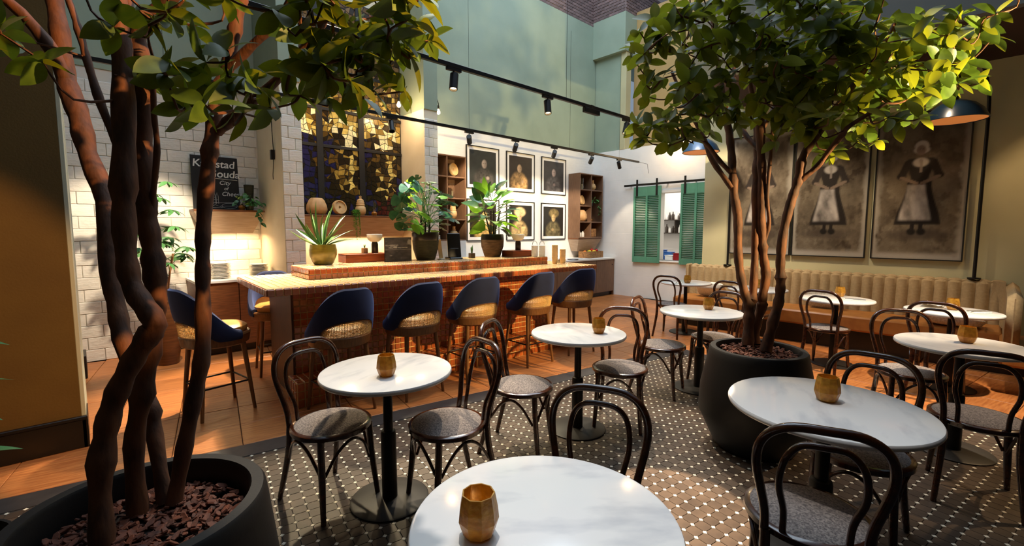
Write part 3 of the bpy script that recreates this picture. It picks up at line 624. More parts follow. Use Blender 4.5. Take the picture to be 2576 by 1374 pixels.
# (seat centre), heading of the seat front in degrees (0 = +y), label
chairs = [((0.937, 2.473), -168, 'bentwood chair left of the table by the bar corner, grey seat lit'),
          ((1.406, 2.030), 83.6, 'bentwood chair right of the table by the bar corner, back turned'),
          ((2.142, 2.183), -152, 'bentwood chair left of the second table, before the third bar stool'),
          ((2.979, 1.950), 118.7, 'bentwood chair right of the second table, its arch against the terracotta floor'),
          ((3.863, 2.078), -166, 'bentwood chair left of the table behind the far planter'),
          ((1.260, 0.957), 115, 'bentwood chair across the nearest table, only its dark arch showing'),
          ((1.933, 0.429), -68, 'nearest bentwood chair, back to the viewer, at the bottom right'),
          ((2.683, 0.394), 90, 'bentwood chair on the far side of the table before the far planter'),
          ((3.664, 0.016), -82, 'bentwood chair with its back to the viewer at the right edge table'),
          ((4.496, 0.386), 115, 'bentwood chair at the right edge table, dark seat toward the viewer'),
          ((5.681, 0.308), -95, 'dark bentwood chair drawn up to the table below the largest painting'),
          ((5.863, 1.215), -96, 'bentwood chair drawn up to the table below the middle painting'),
          ((6.106, 3.148), -82, 'bentwood chair at the table by the shutters, bluish seat'),
          ((6.039, 2.227), -95, 'bentwood chair at the table behind the stems, arch below the pillow'),
          ((4.543, 1.886), 85, 'bentwood chair behind the planter table, facing the viewer'),
          ((4.044, 1.495), -5, 'bentwood chair half hidden behind the far tree stems')]
for i, (p, dg, lb) in enumerate(chairs):
    o = CH if i == 0 else copy_tree(CH)
    o.location = (*p, 0); o.rotation_euler = (0, 0, math.radians(dg)); o['label'] = lb

# ------------------------------------------------------------------ candle holders
def make_candle(root):
    n = 9; pr = [(.030,.0),(.040,.008),(.052,.045),(.049,.075),(.042,.112),(.0385,.112),(.045,.075),(.048,.045),(.036,.012),(0,.012)]
    part('glass_holder', MB().lathe(pr, n), 'amber_glass', root, False, label='faceted amber glass')
    tl = part('tealight', MB().lathe([(0,.012),(.019,.012),(.019,.026),(.017,.028),(0,.027)], 14), 'wax', root, True)
    part('flame', MB().lathe([(0,.028),(.003,.033),(.0035,.038),(.0015,.046),(0,.05)], 8), 'flame', tl, True)
CD = thing('candle_holder', 'x', 'candle holder', (0,0,0), 0, 'amber glass candle holders')
make_candle(CD)
cands = [((1.117,2.164),'amber candle holder on the table by the bar corner'), ((2.757,1.994),'amber candle holder on the table between the planters'), ((4.36,1.87),'amber candle holder on the table behind the far planter'),
         ((2.398,.481),'amber candle holder on the table before the far planter'), ((.681,.851),'nearest amber candle holder, lit, on the front table'), ((4.355,.097),'amber candle holder on the right edge table'),
         ((6.30,3.02),'amber candle holder on the banquette table by the shutters'), ((6.45,2.10),'amber candle holder seen between the tree stems'), ((6.32,1.20),'amber candle holder on the table below the middle painting'), ((6.05,.25),'amber candle holder on the table below the largest painting')]
for i, (p, lb) in enumerate(cands):
    o = CD if i == 0 else copy_tree(CD)
    o.location = (*p, .7502); o.rotation_euler = (0, 0, i*.7); o['label'] = lb
# ------------------------------------------------------------------ pictures (flat prints painted on a fine grid)
def fbm(x, y, s=0):
    def h(i, j): t = math.sin(i*127.1+j*311.7+s*74.7)*43758.5453; return t-math.floor(t)
    v = 0; a = .6
    for k in range(4):
        i = math.floor(x); j = math.floor(y); fx = x-i; fy = y-j; fx = fx*fx*(3-2*fx); fy = fy*fy*(3-2*fy)
        v += a*((h(i,j)*(1-fx)+h(i+1,j)*fx)*(1-fy)+(h(i,j+1)*(1-fx)+h(i+1,j+1)*fx)*fy-.5)*2; x = x*2.03+1.7; y = y*1.97+9.2; a *= .55
    return v
def print_mesh(w_, h_, nx, ny, fn, name, mat):
    """a flat print in the local x-z plane facing -y"""
    me = bpy.data.meshes.new(name)
    vs = [((i/nx-.5)*w_, 0, j/ny*h_) for j in range(ny+1) for i in range(nx+1)]
    fs = [(j*(nx+1)+i, j*(nx+1)+i+1, (j+1)*(nx+1)+i+1, (j+1)*(nx+1)+i) for j in range(ny) for i in range(nx)]
    me.from_pydata(vs, [], fs); ca = me.color_attributes.new('Col', 'FLOAT_COLOR', 'POINT')
    dat = []
    for j in range(ny+1):
        for i in range(nx+1): c = fn(i/nx, j/ny); dat += [max(0, c[0]), max(0, c[1]), max(0, c[2]), 1]
    ca.data.foreach_set('color', dat); me.materials.append(MATS[mat]); me.update(); return me
def ell(x, y, cx, cy, rx, ry, soft=.15):
    d = math.hypot((x-cx)/rx, (y-cy)/ry); return 1-smoothstep(1-soft, 1+soft, d)
def mixc(a, b, t): return tuple(a[i]*(1-t)+b[i]*t for i in range(3))
def portrait(seed, dark, flesh, cloth, hat=None, ruff=False):
    def f(x, y):
        n_ = fbm(x*6, y*8, seed); c = mixc(dark, tuple(2.2*v for v in dark), max(0, n_*.5+.3)*.6)
        cx = .5+.06*math.sin(seed*2.1); cy = .62
        c = mixc(c, tuple(v*(1+.9*fbm(x*14, y*14, seed+3)) for v in cloth), ell(x, y, cx-.02, .14, .36, .36, .2)*.9)
        if hat: c = mixc(c, tuple(v*(1+.6*fbm(x*20, y*16, seed)) for v in hat), ell(x, y, cx+.02, .78, .24, .15, .25))
        if ruff: c = mixc(c, (.75,.66,.5), ell(x, y, cx, .47, .20, .07, .3)*(.7+.3*math.sin(x*120)))
        c = mixc(c, tuple(v*(.6+.9*smoothstep(cx+.12, cx-.12, x)) for v in flesh), ell(x, y, cx, cy, .095, .125, .2))
        for ex in (-.035, .035): c = mixc(c, dark, ell(x, y, cx+ex, cy+.02, .018, .010, .4)*.8)
        c = mixc(c, (.2,.05,.03), ell(x, y, cx, cy-.06, .03, .008, .4)*.7)
        c = mixc(c, tuple(v*.9 for v in flesh), ell(x, y, cx+.15*math.sin(seed), .22, .06, .05, .3)*.8)
        return c
    return f
DK = (.012,.011,.010); FL = (.55,.33,.17)
def framed(name, label, loc, w_, h_, fn, matw):
    t = thing(name, label, 'picture', loc, 0, 'framed portraits on the white wall')
    b = .016
    fr = MB().box(-w_/2, w_/2, -.03, .0, 0, b, .002).box(-w_/2, w_/2, -.03, 0, h_-b, h_, .002).box(-w_/2, -w_/2+b, -.03, 0, b, h_-b, .002).box(w_/2-b, w_/2, -.03, 0, b, h_-b, .002)
    part('frame', fr, 'frame_black', t)
    mb_ = part('mat_board', MB().box(-w_/2+b, w_/2-b, -.014, -.004, b, h_-b), 'mat_white', t, label='white mount around the print')
    me = print_mesh(w_-2*b-2*matw, h_-2*b-2*matw, 44, 58, fn, 'print', 'picture')
    link('print', me, mb_, (0, -.0152, b+matw)); return t
fw_, fh_ = .80, .80
FR = [(5.545,2.285,'dark framed portrait, upper row, behind the fiddle leaf plant',portrait(1,(.02,.022,.02),(.3,.24,.2),(.05,.045,.04))),
      (6.54,2.285,'framed portrait in the upper row, middle, with warm lit shoulder',portrait(2,(.018,.013,.010),(.4,.27,.16),(.42,.25,.10))),
      (7.55,2.285,'framed dim portrait of a figure with clasped hands, upper row, last',portrait(3,(.03,.028,.03),(.34,.26,.24),(.10,.09,.09))),
      (5.545,1.305,'framed golden portrait, lower row, behind the brown pot',portrait(4,(.014,.010,.006),(.6,.36,.14),(.42,.27,.08),ruff=True)),
      (6.54,1.305,'framed portrait with a big pale hat, lower row, middle',portrait(5,(.012,.010,.008),(.5,.32,.18),(.45,.32,.14),hat=(.55,.42,.22))),
      (7.55,1.305,'framed dark portrait with golden flowers, lower row, last',portrait(6,(.012,.011,.010),(.4,.28,.13),(.12,.10,.05),hat=(.16,.12,.05)))]
for (x, z, lb, fn) in FR: framed('framed_portrait', lb, (x, 6.738, z), .80, .79, fn, .06)

def costume(seed, warm):
    """a standing woman in a bonnet and apron before a brushed backdrop"""
    def f(x, y):
        n_ = fbm(x*5, y*9, seed)+.35*fbm(x*26, y*30, seed+2); e = min(x, 1-x, y*2, (1-y)*2)
        blk = fbm(math.floor(x*9+2*n_)*1.7, math.floor(y*13+n_)*1.3, seed+5)
        base = mixc((.05,.036,.024), (.21,.175,.125), max(0, min(1, .42+.45*n_+.25*blk)))
        c = mixc(base, (.34,.31,.26), smoothstep(.09+.06*n_, .02, e)*.8)
        c = mixc(c, (.05,.035,.025), smoothstep(.35, .95, y)*.45*warm)
        c = mixc(c, (.06,.045,.035), ell(x, y, .5, .17, .34, .035, .5)*.7)
        c = mixc(c, (.36,.33,.29), smoothstep(.06, .02, y+.02*n_)*.7)
        X = x-.50; y = .185+(y-.19)*1.168
        def seg(x0, y0, x1, y1, w_):
            dx, dy = x1-x0, (y1-y0)*2; px, py = X-x0, (y-y0)*2; t = max(0, min(1, (px*dx+py*dy)/(dx*dx+dy*dy))); d = math.hypot(px-t*dx, py-t*dy); return 1-smoothstep(w_*.75, w_*1.25, d)
        sk = .135+.125*smoothstep(.58, .22, y)
        ins = smoothstep(sk+.012, sk-.012, abs(X))*smoothstep(.235, .25, y)*smoothstep(.60, .58, y)
        c = mixc(c, (.020,.016,.014), ins)
        ap = smoothstep(sk*.72+.02, sk*.72-.02, abs(X+.03))*smoothstep(.265, .29, y)*smoothstep(.575, .56, y)
        c = mixc(c, tuple(v*max(.15, .66+.55*fbm(x*10+y*3, y*9, seed+9)) for v in (.44,.40,.37)), ap)
        for s_ in (-1, 1):
            c = mixc(c, (.016,.013,.011), ell(X, y, s_*.055, .185, .05, .028, .3)); c = mixc(c, (.02,.016,.014), smoothstep(.028,.020,abs(X-s_*.05))*smoothstep(.19,.20,y)*smoothstep(.26,.25,y))
        bw = .095+.045*smoothstep(.60, .72, y)
        c = mixc(c, (.022,.018,.016), smoothstep(bw+.012, bw-.012, abs(X))*smoothstep(.56, .575, y)*smoothstep(.785, .765, y))
        for s_ in (-1, 1):
            c = mixc(c, (.028,.022,.019), max(seg(s_*.135, .745, s_*.20, .645, .045), seg(s_*.20, .645, s_*.21, .635, .05)))
            c = mixc(c, (.17,.125,.095), seg(s_*.20, .625, s_*.03, .575, .024))
        c = mixc(c, (.38,.345,.31), ell(X, y, 0, .742, .085, .036, .25)*.9); c = mixc(c, (.2,.17,.15), seg(0, .76, .01, .67, .018)*.8)
        c = mixc(c, (.35,.32,.29), max(ell(X, y, 0, .868, .078, .045, .15), ell(X, y, 0, .84, .088, .030, .2))); c = mixc(c, (.17,.125,.10), ell(X, y, -.004, .838, .052, .040, .2))
        for ex in (-.02, .018): c = mixc(c, (.03,.025,.02), ell(X, y, ex, .844, .010, .004, .5))
        return c
    return f
PW, PH = .845, 1.79
for i, (yc, lb, wm) in enumerate([(2.52, 'pale large painting of a costumed woman behind the tree stems', .2), (1.63, 'large painting of a woman in a white apron, middle of three', .6), (.70, 'large dark painting of a bonneted woman beside the wall lamp', 1.)]):
    t = thing('costume_painting', lb, 'painting', (7.6, yc, 1.155), -PI/2, 'large costume paintings')
    b = .014
    part('frame', MB().box(-PW/2-b, PW/2+b, -.05, -.002, -b, 0, .002).box(-PW/2-b, PW/2+b, -.05, -.002, PH, PH+b, .002).box(-PW/2-b, -PW/2, -.05, -.002, 0, PH, .002).box(PW/2, PW/2+b, -.05, -.002, 0, PH, .002), 'frame_black', t)
    stc = part('stretcher', MB().box(-PW/2, PW/2, -.034, -.004, 0, PH), 'frame_black', t)
    link('canvas', print_mesh(PW, PH, 64, 128, costume(i*3+1, wm), 'canvas', 'canvas'), stc, (0, -.036, 0))

# ------------------------------------------------------------------ stained glass
sg = thing('stained_glass_panel', 'tall stained glass panel with robed figures in yellow and dark blue', 'stained glass', (2.92, 6.69, 1.74))
SW, SH = 1.76, 3.1
part('backing', MB().box(-SW/2, SW/2, -.004, .008, 0, SH), 'lead', sg)
FIGS = ((-.66,.24,1.30,5),(.0,.30,1.12,2),(.60,.26,1.20,1))
def glass_kind(x, z):
    """glass colour index: standing robed figures with pale faces and ruffs below a golden crowd, blue and dark beneath"""
    r = random.random()
    for cx, w_, zf, robe in FIGS:
        if math.hypot((x-cx)/.085, (z-zf)/.11) < 1: return 4
        if math.hypot((x-cx)/.15, (z-zf+.13)/.06) < 1: return 4
        if abs(x-cx-.05) < .025 and zf-.75 < z < zf-.2: return 3 if robe != 5 else 5
        if abs(x-cx) < w_*(.55+.25*(zf-z)) and .28 < z < zf-.17:
            return (2 if r < .35 else 1 if r < .6 else 0) if robe == 2 else (5 if r < .45 else 0) if robe == 5 else (1 if r < .4 else 0 if r < .8 else 3)
    if z < .35: return 6 if (x > .45 and r < .5) else 5 if r < .3 else 0
    if z < 1.15: return 5 if r < (.45 if x < -.3 else .15) else 0 if r < .8 else 1
    if z < 1.62: return (4 if r < .15 else 3 if r < .45 else 2 if r < .75 else 1 if r < .9 else 0)
    if z < 2.05: return (7 if r < .3 else 2 if r < .5 else 1 if r < .7 else 3 if r < .8 else 0)
    return (7 if r < .35 else 0 if r < .65 else 1)
NX, NZ = 24, 42
gx = [[(-SW/2+.012+(SW-.024)*i/NX+(0 if i in (0,NX) else random.uniform(-.028,.028)), .012+(SH-.024)*j/NZ+(0 if j in (0,NZ) else random.uniform(-.030,.030))) for i in range(NX+1)] for j in range(NZ+1)]
cnt = 0; rest_g = {}
for j in range(NZ):
    for i in range(NX):
      if True:
        quad = [gx[j][i], gx[j][i+1], gx[j+1][i+1], gx[j+1][i]]
        cx = sum(p[0] for p in quad)/4; cz = sum(p[1] for p in quad)/4; k = .90
        pl = [(cx+(p[0]-cx)*k, cz+(p[1]-cz)*k) for p in quad]; gk = glass_kind(cx, cz)
        pls = [pl]
        if random.random() < .3:
            o_ = random.randint(0, 1); tri = ([pl[0],pl[1],pl[2]],[pl[0],pl[2],pl[3]]) if o_ else ([pl[0],pl[1],pl[3]],[pl[1],pl[2],pl[3]])
            pls = [[(sum(q[0] for q in t)/3*.09+p[0]*.91, sum(q[1] for q in t)/3*.09+p[1]*.91) for p in t] for t in tri]
      for pl in pls:
        gk = glass_kind(sum(p[0] for p in pl)/len(pl), sum(p[1] for p in pl)/len(pl))
        pm_ = MB().prism(pl[::-1], -.004, -.009, .001, 'y')
        if cnt < 300 and .30 < cz < 1.75 and gk != 0: part('pane', pm_, 'glass_%d' % gk, sg); cnt += 1
        else: rest_g.setdefault(gk, MB()).add(pm_.v, pm_.f)
for gk, m in rest_g.items(): part('panes', m, 'glass_%d' % gk, sg, kind='stuff')
bars = MB()
for x in (-.42, .20): bars.box(x-.045, x+.045, -.03, -.004, 0, SH, .004)
for z in (.98, 1.50, 2.06, 2.6): bars.box(-SW/2, SW/2, -.022, -.004, z-.022, z+.022, .004)
part('saddle_bars', bars, 'lead', sg, label='dark iron bars dividing the glass')

# ------------------------------------------------------------------ shelves with hood shaped corbels
def hood(name, label, x0, x1, yb, yf, z, drop, board):
    t = thing(name, label, 'shelf', ((x0+x1)/2, yb, z)); w_ = (x1-x0)/2; d = yb-yf
    part('shelf_board', MB().box(-w_, w_, -d, -.001, -.026, 0, .003), 'wood_walnut', t, label='dark wooden board')
    ins = .12; i2 = d*.45
    vs = [(-w_+.004,-d+.004,-.027),(w_-.004,-d+.004,-.027),(w_-.004,-.002,-.027),(-w_+.004,-.002,-.027),(-w_+ins,-d+i2,-drop),(w_-ins,-d+i2,-drop),(w_-ins,-.002,-drop),(-w_+ins,-.002,-drop)]
    part('corbel', MB().add(vs, [(0,1,2,3),(7,6,5,4),(0,4,5,1),(1,5,6,2),(2,6,7,3),(3,7,4,0)]), 'wood_greyoak', t, label='pale slanted oak underside')
    return t
hood('wall_shelf', 'oak wall shelf under the chalkboard', .97, 1.76, 7.045, 6.72, 1.775, .30, None)
hood('mantel_shelf', 'oak mantel shelf under the stained glass', 2.05, 3.80, 6.68, 6.36, 1.725, .30, None)
lamp('shelf_glow_a', 'AREA', (1.36, 6.85, 1.46), 9, WARM, (1.36, 6.95, 0), size=.6, sy=.1)
lamp('shelf_glow_b', 'AREA', (2.92, 6.55, 1.40), 14, WARM, (2.92, 6.62, 0), size=1.3, sy=.1)
# chalkboard, leaning on the shelf
cb = thing('chalkboard', 'black chalkboard lettered Kaasstad Gouda leaning on the wall shelf', 'chalkboard', (1.265, 6.96, 1.777)); cb.rotation_euler = (math.radians(-4), 0, 0)
part('board', MB().box(-.26, .26, -.006, .006, 0, .69, .002), 'chalkboard', cb)
def text(s, loc, size, parent, mat='chalk', rot=(PI/2,0,0), shear=0., name='lettering', ext=.0008, off=0., spacing=1.):
    cu = bpy.data.curves.new(name, 'FONT'); cu.body = s; cu.size = size; cu.extrude = ext; cu.shear = shear; cu.offset = off; cu.space_character = spacing
    tmp = bpy.data.objects.new(name, cu); COL.objects.link(tmp); bpy.context.view_layer.update()
    me = bpy.data.meshes.new_from_object(tmp.evaluated_get(bpy.context.evaluated_depsgraph_get())); bpy.data.objects.remove(tmp)
    me.materials.clear(); me.materials.append(MATS[mat]); return link(name, me, parent, loc, rot)
text('Kaasstad', (-.245, -.0075, .55), .132, cb, shear=.12, off=.0016); text('Gouda', (-.085, -.0075, .425), .132, cb, shear=.12, off=.0016)
text('City', (.035, -.0075, .33), .075, cb, shear=.25); text('of', (.085, -.0075, .262), .06, cb, shear=.25); text('Cheese', (.055, -.0075, .185), .078, cb, shear=.25)
dr = MB()
dr.tube([(-.03,-.008,.408),(.245,-.008,.395)], .0028, 4)
def stroke(pts, r=.0014): dr.tube([(x,-.0075,z) for x, z in pts], r, 4)
for k in range(7):   # sketched town hall with stepped gables
    x = -.20+.032*k; h_ = .18+.14*math.exp(-((k-2.5)/1.6)**2)
    stroke([(x,.08),(x,h_),(x+.012,h_+.045),(x+.024,h_),(x+.024,.08)])
    for m in range(int((h_-.1)/.03)): stroke([(x+.004,.10+m*.03),(x+.020,.10+m*.03)], .001)
stroke([(-.22,.08),(.24,.10)]); stroke([(.03,.05)]+[(.14+.09*math.cos(a*.5),.055+.035*math.sin(a*.5)) for a in range(13)]); stroke([(-.12,.03),(-.02,.065),(.06,.03),(-.12,.03)])
part('chalk_drawing', dr, 'chalk', cb, label='chalk sketch of a town hall and cheeses')
# things on the wall shelf
t = thing('dark_vase', 'dark tapered vase standing behind the shelf plant', 'vase', (1.632, 6.93, 1.7755)); part('body', MB().lathe([(.035,0),(.04,.004),(.062,.34),(.058,.345),(.05,.33),(0,.32)], 20), 'ceramic_dark', t, True)
def oil_lamp(loc, lb):
    t = thing('oil_lamp', lb, 'oil lamp', loc)
    part('reservoir', MB().lathe([(.022,0),(.03,.005),(.042,.03),(.04,.05),(.024,.066),(.014,.07)], 18), 'oil', t, True, label='amber oil in a round glass')
    part('burner', MB().lathe([(.014,.07),(.02,.074),(.02,.086),(.012,.09)], 14), 'steel', t, True)
    part('chimney', MB().lathe([(.017,.086),(.026,.12),(.02,.16),(.017,.22),(.0155,.22),(.0185,.16),(.0245,.12),(.0155,.09)], 18, close=True), 'clear_glass', t, True); return t
oil_lamp((1.515, 6.83, 1.7755), 'small glass oil lamp on the shelf beside the chalkboard')
oil_lamp((3.20, 6.47, 1.7255), 'glass oil lamp at the end of the mantel shelf')
# things on the mantel
def cheese_wheel(loc, r, th, lb, rz=0., tilt=80):
    t = thing('cheese_mould', lb, 'cheese mould', loc, rz)
    m = MB().lathe([(0,0),(r*.93,0),(r,.02),(r,th-.02),(r*.93,th),(r*.82,th),(r*.78,th-.015),(r*.2,th-.018),(r*.13,th-.05),(0,th-.05)], 32)
    m.xf(Matrix.Translation((0,0,r*1.005)) @ Matrix.Rotation(math.radians(tilt), 4, 'X')); part('wheel', m, 'clay_cream', t, True); return t
def pumpkin_vase(loc, s, lb):
    t = thing('ribbed_vase', lb, 'vase', loc); n_ = 40; vs = []; fs = []
    pr = [(.0,0),(.085,0),(.12,.02),(.145,.07),(.135,.13),(.105,.20),(.075,.23),(.06,.228),(.0,.21)]
    for (r, z) in pr:
        for i in range(n_): a = 2*PI*i/n_; k = 1-.05*abs(math.sin(4*a))**.5 if r > .07 else 1; vs.append((r*k*s*math.cos(a), r*k*s*math.sin(a), z*s))
    for j in range(len(pr)-1):
        for i in range(n_): k = (i+1) % n_; fs.append((j*n_+i, j*n_+k, (j+1)*n_+k, (j+1)*n_+i))
    part('body', MB().add(vs, fs), 'clay_tan', t, True); return t
pumpkin_vase((2.37, 6.52, 1.7255), 1.02, 'ribbed tan vase at the pillar end of the mantel shelf')
cheese_wheel((2.66, 6.50, 1.7255), .105, .07, 'round carved wooden disc standing on the mantel shelf', .2)
def honey_jar(loc, s, lb):
    t = thing('lidded_jar', lb, 'jar', loc)
    part('body', MB().lathe([(0,0),(.04*s,0),(.066*s,.03*s),(.075*s,.075*s),(.066*s,.12*s),(.05*s,.14*s),(0,.14*s)], 24), 'clay_cream', t, True)
    part('lid', MB().lathe([(0,.14*s),(.056*s,.14*s),(.060*s,.152*s),(.054*s,.165*s),(.052*s,.17*s),(.055*s,.182*s),(.048*s,.196*s),(.046*s,.2*s),(.048*s,.21*s),(.040*s,.225*s),(.018*s,.235*s),(.016*s,.26*s),(.022*s,.275*s),(0,.28*s)], 24), 'clay_cream', t, True, label='stepped ringed lid'); return t
honey_jar((2.985, 6.47, 1.7255), 1.05, 'cream lidded jar with stepped lid on the mantel shelf')
# trailing plant on the mantel
t = thing('trailing_plant', 'string plant trailing over the mantel shelf from a small pot', 'plant', (2.86, 6.44, 1.7255))
part('pot', MB().lathe([(0,0),(.035,0),(.045,.06),(.047,.065),(.04,.065),(.038,.05),(0,.05)], 18), 'ceramic_dark', t, True)
vm = MB(); lm = MB()
for k in range(12):
    x = random.uniform(-.045, .045); L_ = random.uniform(.12, .36); pts = [(x*.5, -.02, .06), (x, -.085, .07), (x*1.1, -.105, .0), (x*1.2, -.11, -L_)]
    sp = spline(pts, 5); vm.tube(sp, .0012, 3)
    for p in sp[3:]:
        for m in range(2): lm.ball((p.x+random.uniform(-.012,.012), p.y+random.uniform(-.01,.01), p.z+random.uniform(-.012,.012)), .006, 5, 3)
part('stems', vm, 'leaf_room', t); part('leaves', lm, 'leaf_bright', t, kind='stuff')

# ------------------------------------------------------------------ cubby shelves
def cubby(x0, x1, z0, z1, yb, yf, rows, skip, label):
    t = thing('cube_shelf', label, 'shelf', (x0, yb, z0)); w_ = x1-x0; h_ = z1-z0; d = yb-yf; th = .022
    part('back_panel', MB().box(th, w_-th, -.012, -.001, th, h_-th), 'wood_cabinet', t)
    for x in (0, w_-th): part('side_panel', MB().box(x, x+th, -d, 0, 0, h_, .002), 'wood_cabinet', t)
    for z in (0, h_-th): part('shelf_board', MB().box(th, w_-th, -d, 0, z, z+th, .002), 'wood_cabinet', t)
    part('divider', MB().box(w_/2-th/2, w_/2+th/2, -d+.004, -.012, th, h_-th, .002), 'wood_cabinet', t)
    for r in range(1, rows):
        for s_ in (0, 1):
            if (r, s_) in skip: continue
            a, b = (th, w_/2-th/2) if s_ == 0 else (w_/2+th/2, w_-th)
            part('shelf_board', MB().box(a, b, -d+.004, -.012, r*h_/rows-th/2, r*h_/rows+th/2, .002), 'wood_cabinet', t)
    return t
cubby(8.06, 8.92, 1.33, 2.78, 6.73, 6.40, 4, {(2, 1)}, 'brown wall cube shelf in the corner with jars and a plant')
cubby(4.10, 4.90, 1.33, 2.78, 6.73, 6.40, 4, set(), 'brown wall cube shelf half hidden by the potted monstera')
hd_ = hood('corner_corbel', 'oak slanted corbel under the corner cube shelf', 8.06, 8.92, 6.73, 6.42, 1.328, .30, None)
cz = [1.353+.3625*k for k in range(4)]
def small(kind, loc, lb):
    if kind == 'bottle':
        t = thing('white_bottle', lb, 'bottle', loc); part('body', MB().lathe([(0,0),(.035,0),(.037,.01),(.037,.09),(.02,.115),(.016,.13),(0,.13)], 16), 'bottle_white', t, True); part('cap', MB().lathe([(.017,.128),(.017,.15),(0,.152)], 12), 'black_plastic', t, True)
    elif kind == 'round_jar':
        t = thing('round_jar', lb, 'jar', loc); part('body', MB().lathe([(0,0),(.04,0),(.078,.04),(.082,.08),(.06,.135),(.032,.15),(.028,.2),(.034,.225),(.03,.225),(0,.2)], 22), 'clay_cream', t, True)
        part('neck_band', MB().lathe([(.033,.15),(.036,.155),(.034,.175),(.031,.18)], 18), 'clay_tan', t, True)
    elif kind == 'candle_glass':
        t = thing('hurricane_glass', lb, 'candle glass', loc); part('chimney', MB().lathe([(.03,0),(.045,.01),(.05,.06),(.035,.12),(.045,.24),(.043,.24),(.033,.12),(.047,.06),(.03,.012)], 18, close=True), 'clear_glass', t, True); part('candle', MB().lathe([(0,.004),(.018,.004),(.018,.11),(0,.11)], 12), 'wax', t, True)
    elif kind == 'box':
        t = thing('storage_basket', lb, 'basket', loc); part('body', MB().box(-.09,.09,-.08,.08,0,.19,.01), 'wicker', t)
    return t
X1, X2 = 8.28, 8.70
small('candle_glass', (X1, 6.52, cz[3]), 'tall glass hurricane lamp in the top left cube of the corner shelf'); small('round_jar', (X2, 6.54, cz[3]), 'round cream jar in the top right cube of the corner shelf')
cheese_wheel((X1, 6.54, cz[2]), .11, .05, 'carved round disc in the second cube of the corner shelf', .3)
pumpkin_vase((X1, 6.55, cz[1]), 1.1, 'ribbed tan vase in the corner cube shelf'); oil_lamp((X2-.08, 6.52, cz[1]), 'little oil lamp in the corner cube shelf')
small('bottle', (X1-.07, 6.52, cz[0]), 'white bottle with black cap in the lowest cube, nearer the side'); small('bottle', (X1+.05, 6.52, cz[0]), 'white bottle with black cap in the lowest cube, nearer the divider')
small('box', (X2, 6.55, cz[0]), 'wicker basket in the lowest right cube of the corner shelf')
cheese_wheel((4.70, 6.54, cz[3]), .115, .05, 'carved round disc at the top of the shelf behind the monstera', .3)
small('candle_glass', (4.68, 6.52, cz[2]), 'glass hurricane lamp on the shelf behind the monstera'); honey_jar((4.70, 6.53, cz[1]), 1.0, 'cream stepped jar on the shelf behind the monstera')
small('round_jar', (4.72, 6.54, cz[0]), 'round cream jar low on the shelf behind the monstera')
for k, dz in enumerate((0, .026, .05)):
    t = thing('stacked_book', ('lowest', 'middle', 'topmost')[k]+' book stacked in the shelf behind the monstera', 'book', (4.30, 6.54, cz[0]+dz+.0005), .1*k, 'books in the cube shelf'); part('cover', MB().box(-.09,.09,-.065,.065,0,.023,.002), ('clay_tan','bottle_dark','clay_cream')[k], t); part('pages', MB().box(-.088,.0915,-.0655,.062,.003,.020), 'white_matte', t)

# ------------------------------------------------------------------ back counters
bc = thing('back_counter', 'long brown back counter with white worktop along the portrait wall', 'counter', (4.3, 6.73, 0))
part('carcass', MB().box(0, 4.66, -.62, 0, .09, .84), 'wood_cabinet', bc); part('kickboard', MB().box(.02, 4.64, -.58, 0, 0, .09), 'black_wood', bc)
part('worktop', MB().box(-.02, 4.68, -.66, 0, .84, .875, .003), 'white_matte', bc, label='white worktop')
for k in range(7):
    d = part('door', MB().box(k*.666+.004, k*.666+.662, -.64, -.62, .10, .835, .002), 'wood_cabinet', bc)
    part('handle', MB().ball((k*.666+.60, -.652, .72), .012, 8, 5), 'metal_black', d, True)
part('side_panel', MB().box(4.66, 4.68, -.64, 0, 0, .84, .002), 'wood_cabinet', bc)
sd = thing('side_cabinet', 'warm wooden side cabinet with white top behind the bar end', 'cabinet', (.90, 7.04, 0))
part('carcass', MB().box(0, .875, -.66, -.001, .09, .88), 'wood_walnut', sd); part('kickboard', MB().box(.02, .87, -.60, -.001, 0, .09), 'black_wood', sd); part('worktop', MB().box(-.01, .875, -.70, -.001, .88, .91, .003), 'white_matte', sd, label='white worktop')
for k in range(2): part('door', MB().box(.005+k*.436, .432+k*.436, -.68, -.66, .10, .875, .002), 'wood_walnut', sd)
pm = MB().lathe([(0,0),(.07,0),(.075,.004),(.115,.018),(.116,.021),(.11,.02),(.07,.007),(0,.006)], 28).mesh('plate', 'white_matte', True)
NUM = 'one two three four five six seven eight nine ten eleven twelve thirteen fourteen fifteen'.split()
for s_, (x, nn) in enumerate(((1.20, 11), (1.63, 9))):
    for k in range(nn):
        o = link('plate', pm, None, (x+random.uniform(-.003,.003), 6.64, .9105+k*.0175)); tag(o, 'white dinner plate, number %s from the bottom, in the %s stack on the side cabinet' % (NUM[k], 'nearer' if s_ == 0 else 'farther'), 'plate', 'plate stacks on the side cabinet, %d' % s_)
